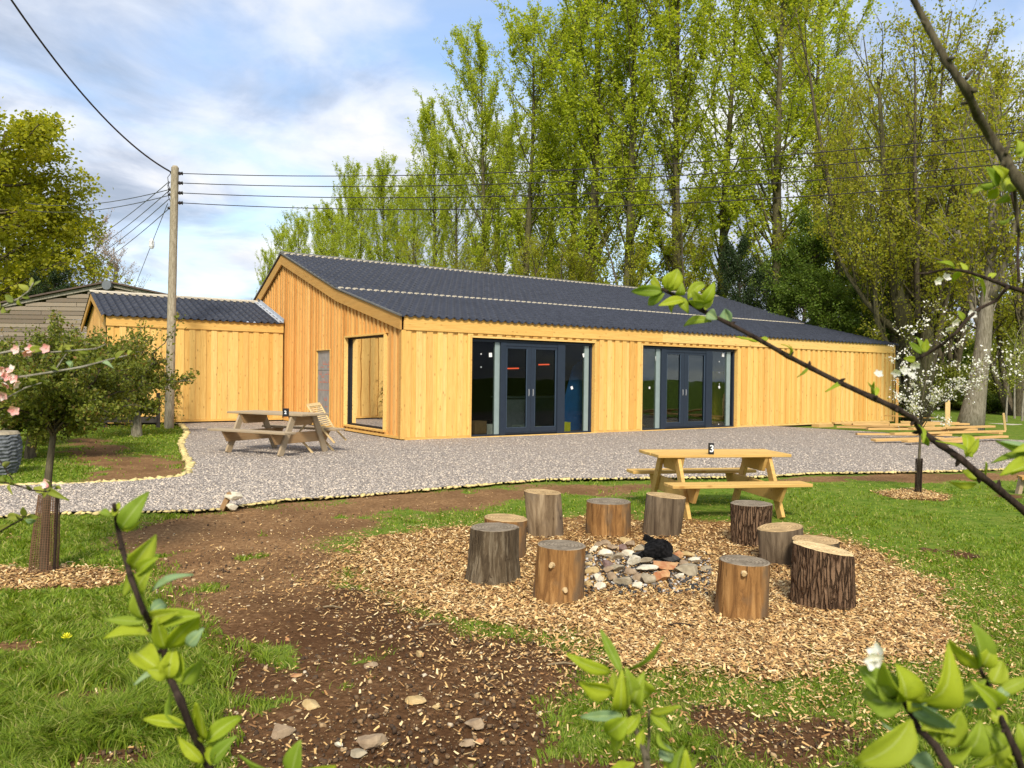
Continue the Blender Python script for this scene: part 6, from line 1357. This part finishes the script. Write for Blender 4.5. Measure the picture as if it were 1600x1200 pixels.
spray('plum_branch', 'cluster of large leaves entering from the right edge above the lawn', [([(1680, 720), (1625, 712)], 3, 2)], [((1618, 706), (1560, 692), 12), ((1620, 712), (1548, 722), 14), ((1622, 722), (1566, 742), 20), ((1618, 714), (1586, 736), 16), ((1624, 704), (1588, 700), 14)], 1.1, FD, None, [((1624, 700), (1564, 690), 8)], 8)
spray('plum_branch', 'thick dark bare branch slanting down across the upper right corner', [([(1405, -50), (1428, 0), (1450, 42), (1478, 95), (1510, 140), (1528, 182), (1548, 214), (1572, 250), (1590, 280), (1612, 318), (1650, 380)], 4.6, 8), ([(1475, 97), (1470, 92)], 3.5, 2.5), ([(1510, 122), (1518, 112)], 3.5, 3), ([(1512, 160), (1503, 162)], 3.5, 2.5), ([(1585, 290), (1588, 330), (1592, 370)], 3, 2), ([(1572, 240), (1578, 220)], 3, 2)],
  [((1560, 290), (1540, 262), 16), ((1555, 292), (1535, 292), 10), ((1560, 295), (1545, 310), 12), ((1565, 285), (1560, 258), 14), ((1575, 300), (1592, 285), 14), ((1575, 305), (1560, 318), 10), ((1585, 240), (1592, 215), 12), ((1590, 245), (1606, 235), 12), ((1555, 290), (1518, 300), 10), ((1580, 338), (1560, 348), 12), ((1565, 298), (1574, 278), 16)],
  1.25, M['darkbranch'], None, None, 9)
spray('plum_branch', 'curved dark branch with blossoms reaching in from the right edge', [([(1660, 470), (1600, 455), (1575, 448), (1545, 436), (1510, 424), (1480, 420), (1455, 426), (1432, 428)], 4, 1.2), ([(1575, 448), (1556, 470), (1530, 482), (1510, 500), (1494, 520), (1470, 540), (1450, 552), (1420, 568)], 2.6, 2.0), ([(1580, 300), (1592, 360), (1590, 400), (1592, 440)], 1.8, 2.2)],
  [((1440, 552), (1420, 535), 9), ((1442, 550), (1432, 525), 10), ((1445, 550), (1448, 530), 9), ((1430, 562), (1412, 560), 8), ((1510, 424), (1500, 410), 8), ((1515, 426), (1532, 440), 10), ((1500, 424), (1488, 440), 8), ((1490, 420), (1470, 408), 7), ((1530, 430), (1540, 470), 12), ((1506, 500), (1498, 486), 7), ((1545, 436), (1556, 424), 8)],
  1.6, FD, None, None, 10, [(1492, 503), (1484, 512), (1400, 582), (1424, 588), (1412, 580), (1465, 438), (1478, 434), (1518, 492), (1372, 585), (1430, 570)], bsize=.010)
spray('apple_branch', 'thin grey apple twig with pink blossom at the left edge', [([(-60, 600), (0, 592), (40, 588), (90, 580), (130, 573), (170, 562), (200, 555)], 2.2, 1), ([(-40, 560), (20, 548), (60, 552), (110, 548), (150, 545), (165, 538)], 1.8, .8), ([(85, 580), (95, 565), (104, 552)], 1, .7)],
  [((100, 555), (94, 540), 7), ((104, 552), (108, 538), 6), ((120, 546), (140, 552), 7), ((45, 548), (70, 544), 9), ((90, 582), (84, 572), 6), ((110, 576), (118, 565), 7), ((130, 573), (122, 566), 6), ((150, 568), (158, 558), 6), ((140, 545), (148, 538), 6), ((180, 560), (196, 548), 7), ((60, 586), (50, 598), 8), ((110, 548), (96, 542), 6), ((0, 592), (-10, 605), 12), ((200, 555), (212, 548), 6), ((30, 550), (22, 540), 8), ((75, 552), (66, 560), 7)],
  1.9, M['barkpale'], M['hedge'], [((112, 575), (104, 562), 6), ((160, 566), (175, 572), 6)], 11, [(4, 582), (12, 588), (22, 592), (10, 600), (26, 546), (42, 550), (48, 546), (24, 600), (22, 642), (6, 618), (0, 574), (18, 578), (72, 545)], bmat=M['pink'], bsize=.013)
spray('apple_branch', 'upper leafy apple twig at the left edge above the dark orchard tree', [([(-40, 500), (0, 480), (28, 468), (45, 455), (52, 442)], 2, 1), ([(-30, 640), (10, 622), (40, 606), (65, 598)], 1.6, .8)],
  [((46, 454), (28, 444), 8), ((50, 448), (50, 434), 7), ((52, 446), (64, 440), 8), ((28, 468), (34, 478), 7), ((20, 472), (10, 462), 8), ((0, 482), (-8, 470), 10), ((50, 602), (52, 592), 7), ((64, 598), (76, 594), 8), ((30, 612), (24, 620), 8), ((5, 480), (14, 490), 7), ((36, 462), (46, 466), 6)],
  1.9, M['barkpale'], M['hedge'], None, 12)
spray('apple_branch', 'leafy twig crossing the gravel path at the left edge with a small pink bud', [([(-60, 738), (-10, 750), (25, 758), (50, 766), (72, 768)], 1.6, .9), ([(-50, 850), (0, 830), (18, 820), (34, 812), (38, 806)], 1.8, .9), ([(-40, 700), (0, 720), (12, 738), (20, 750)], 1.3, .8)],
  [((70, 768), (52, 762), 9), ((74, 766), (88, 758), 8), ((76, 768), (102, 778), 8), ((72, 766), (78, 752), 7), ((50, 765), (38, 758), 7), ((36, 810), (6, 808), 9), ((38, 808), (36, 792), 8), ((40, 810), (60, 808), 8), ((36, 812), (22, 804), 7), ((0, 830), (8, 820), 7), ((10, 752), (2, 742), 8), ((22, 758), (14, 766), 7), ((5, 728), (16, 722), 7), ((74, 770), (66, 778), 6), ((86, 762), (95, 764), 6)],
  1.7, M['barkdark'], M['hedge'], [((40, 812), (58, 816), 7)], 13, [(73, 756), (22, 640)], bmat=M['pink'], bsize=.012)
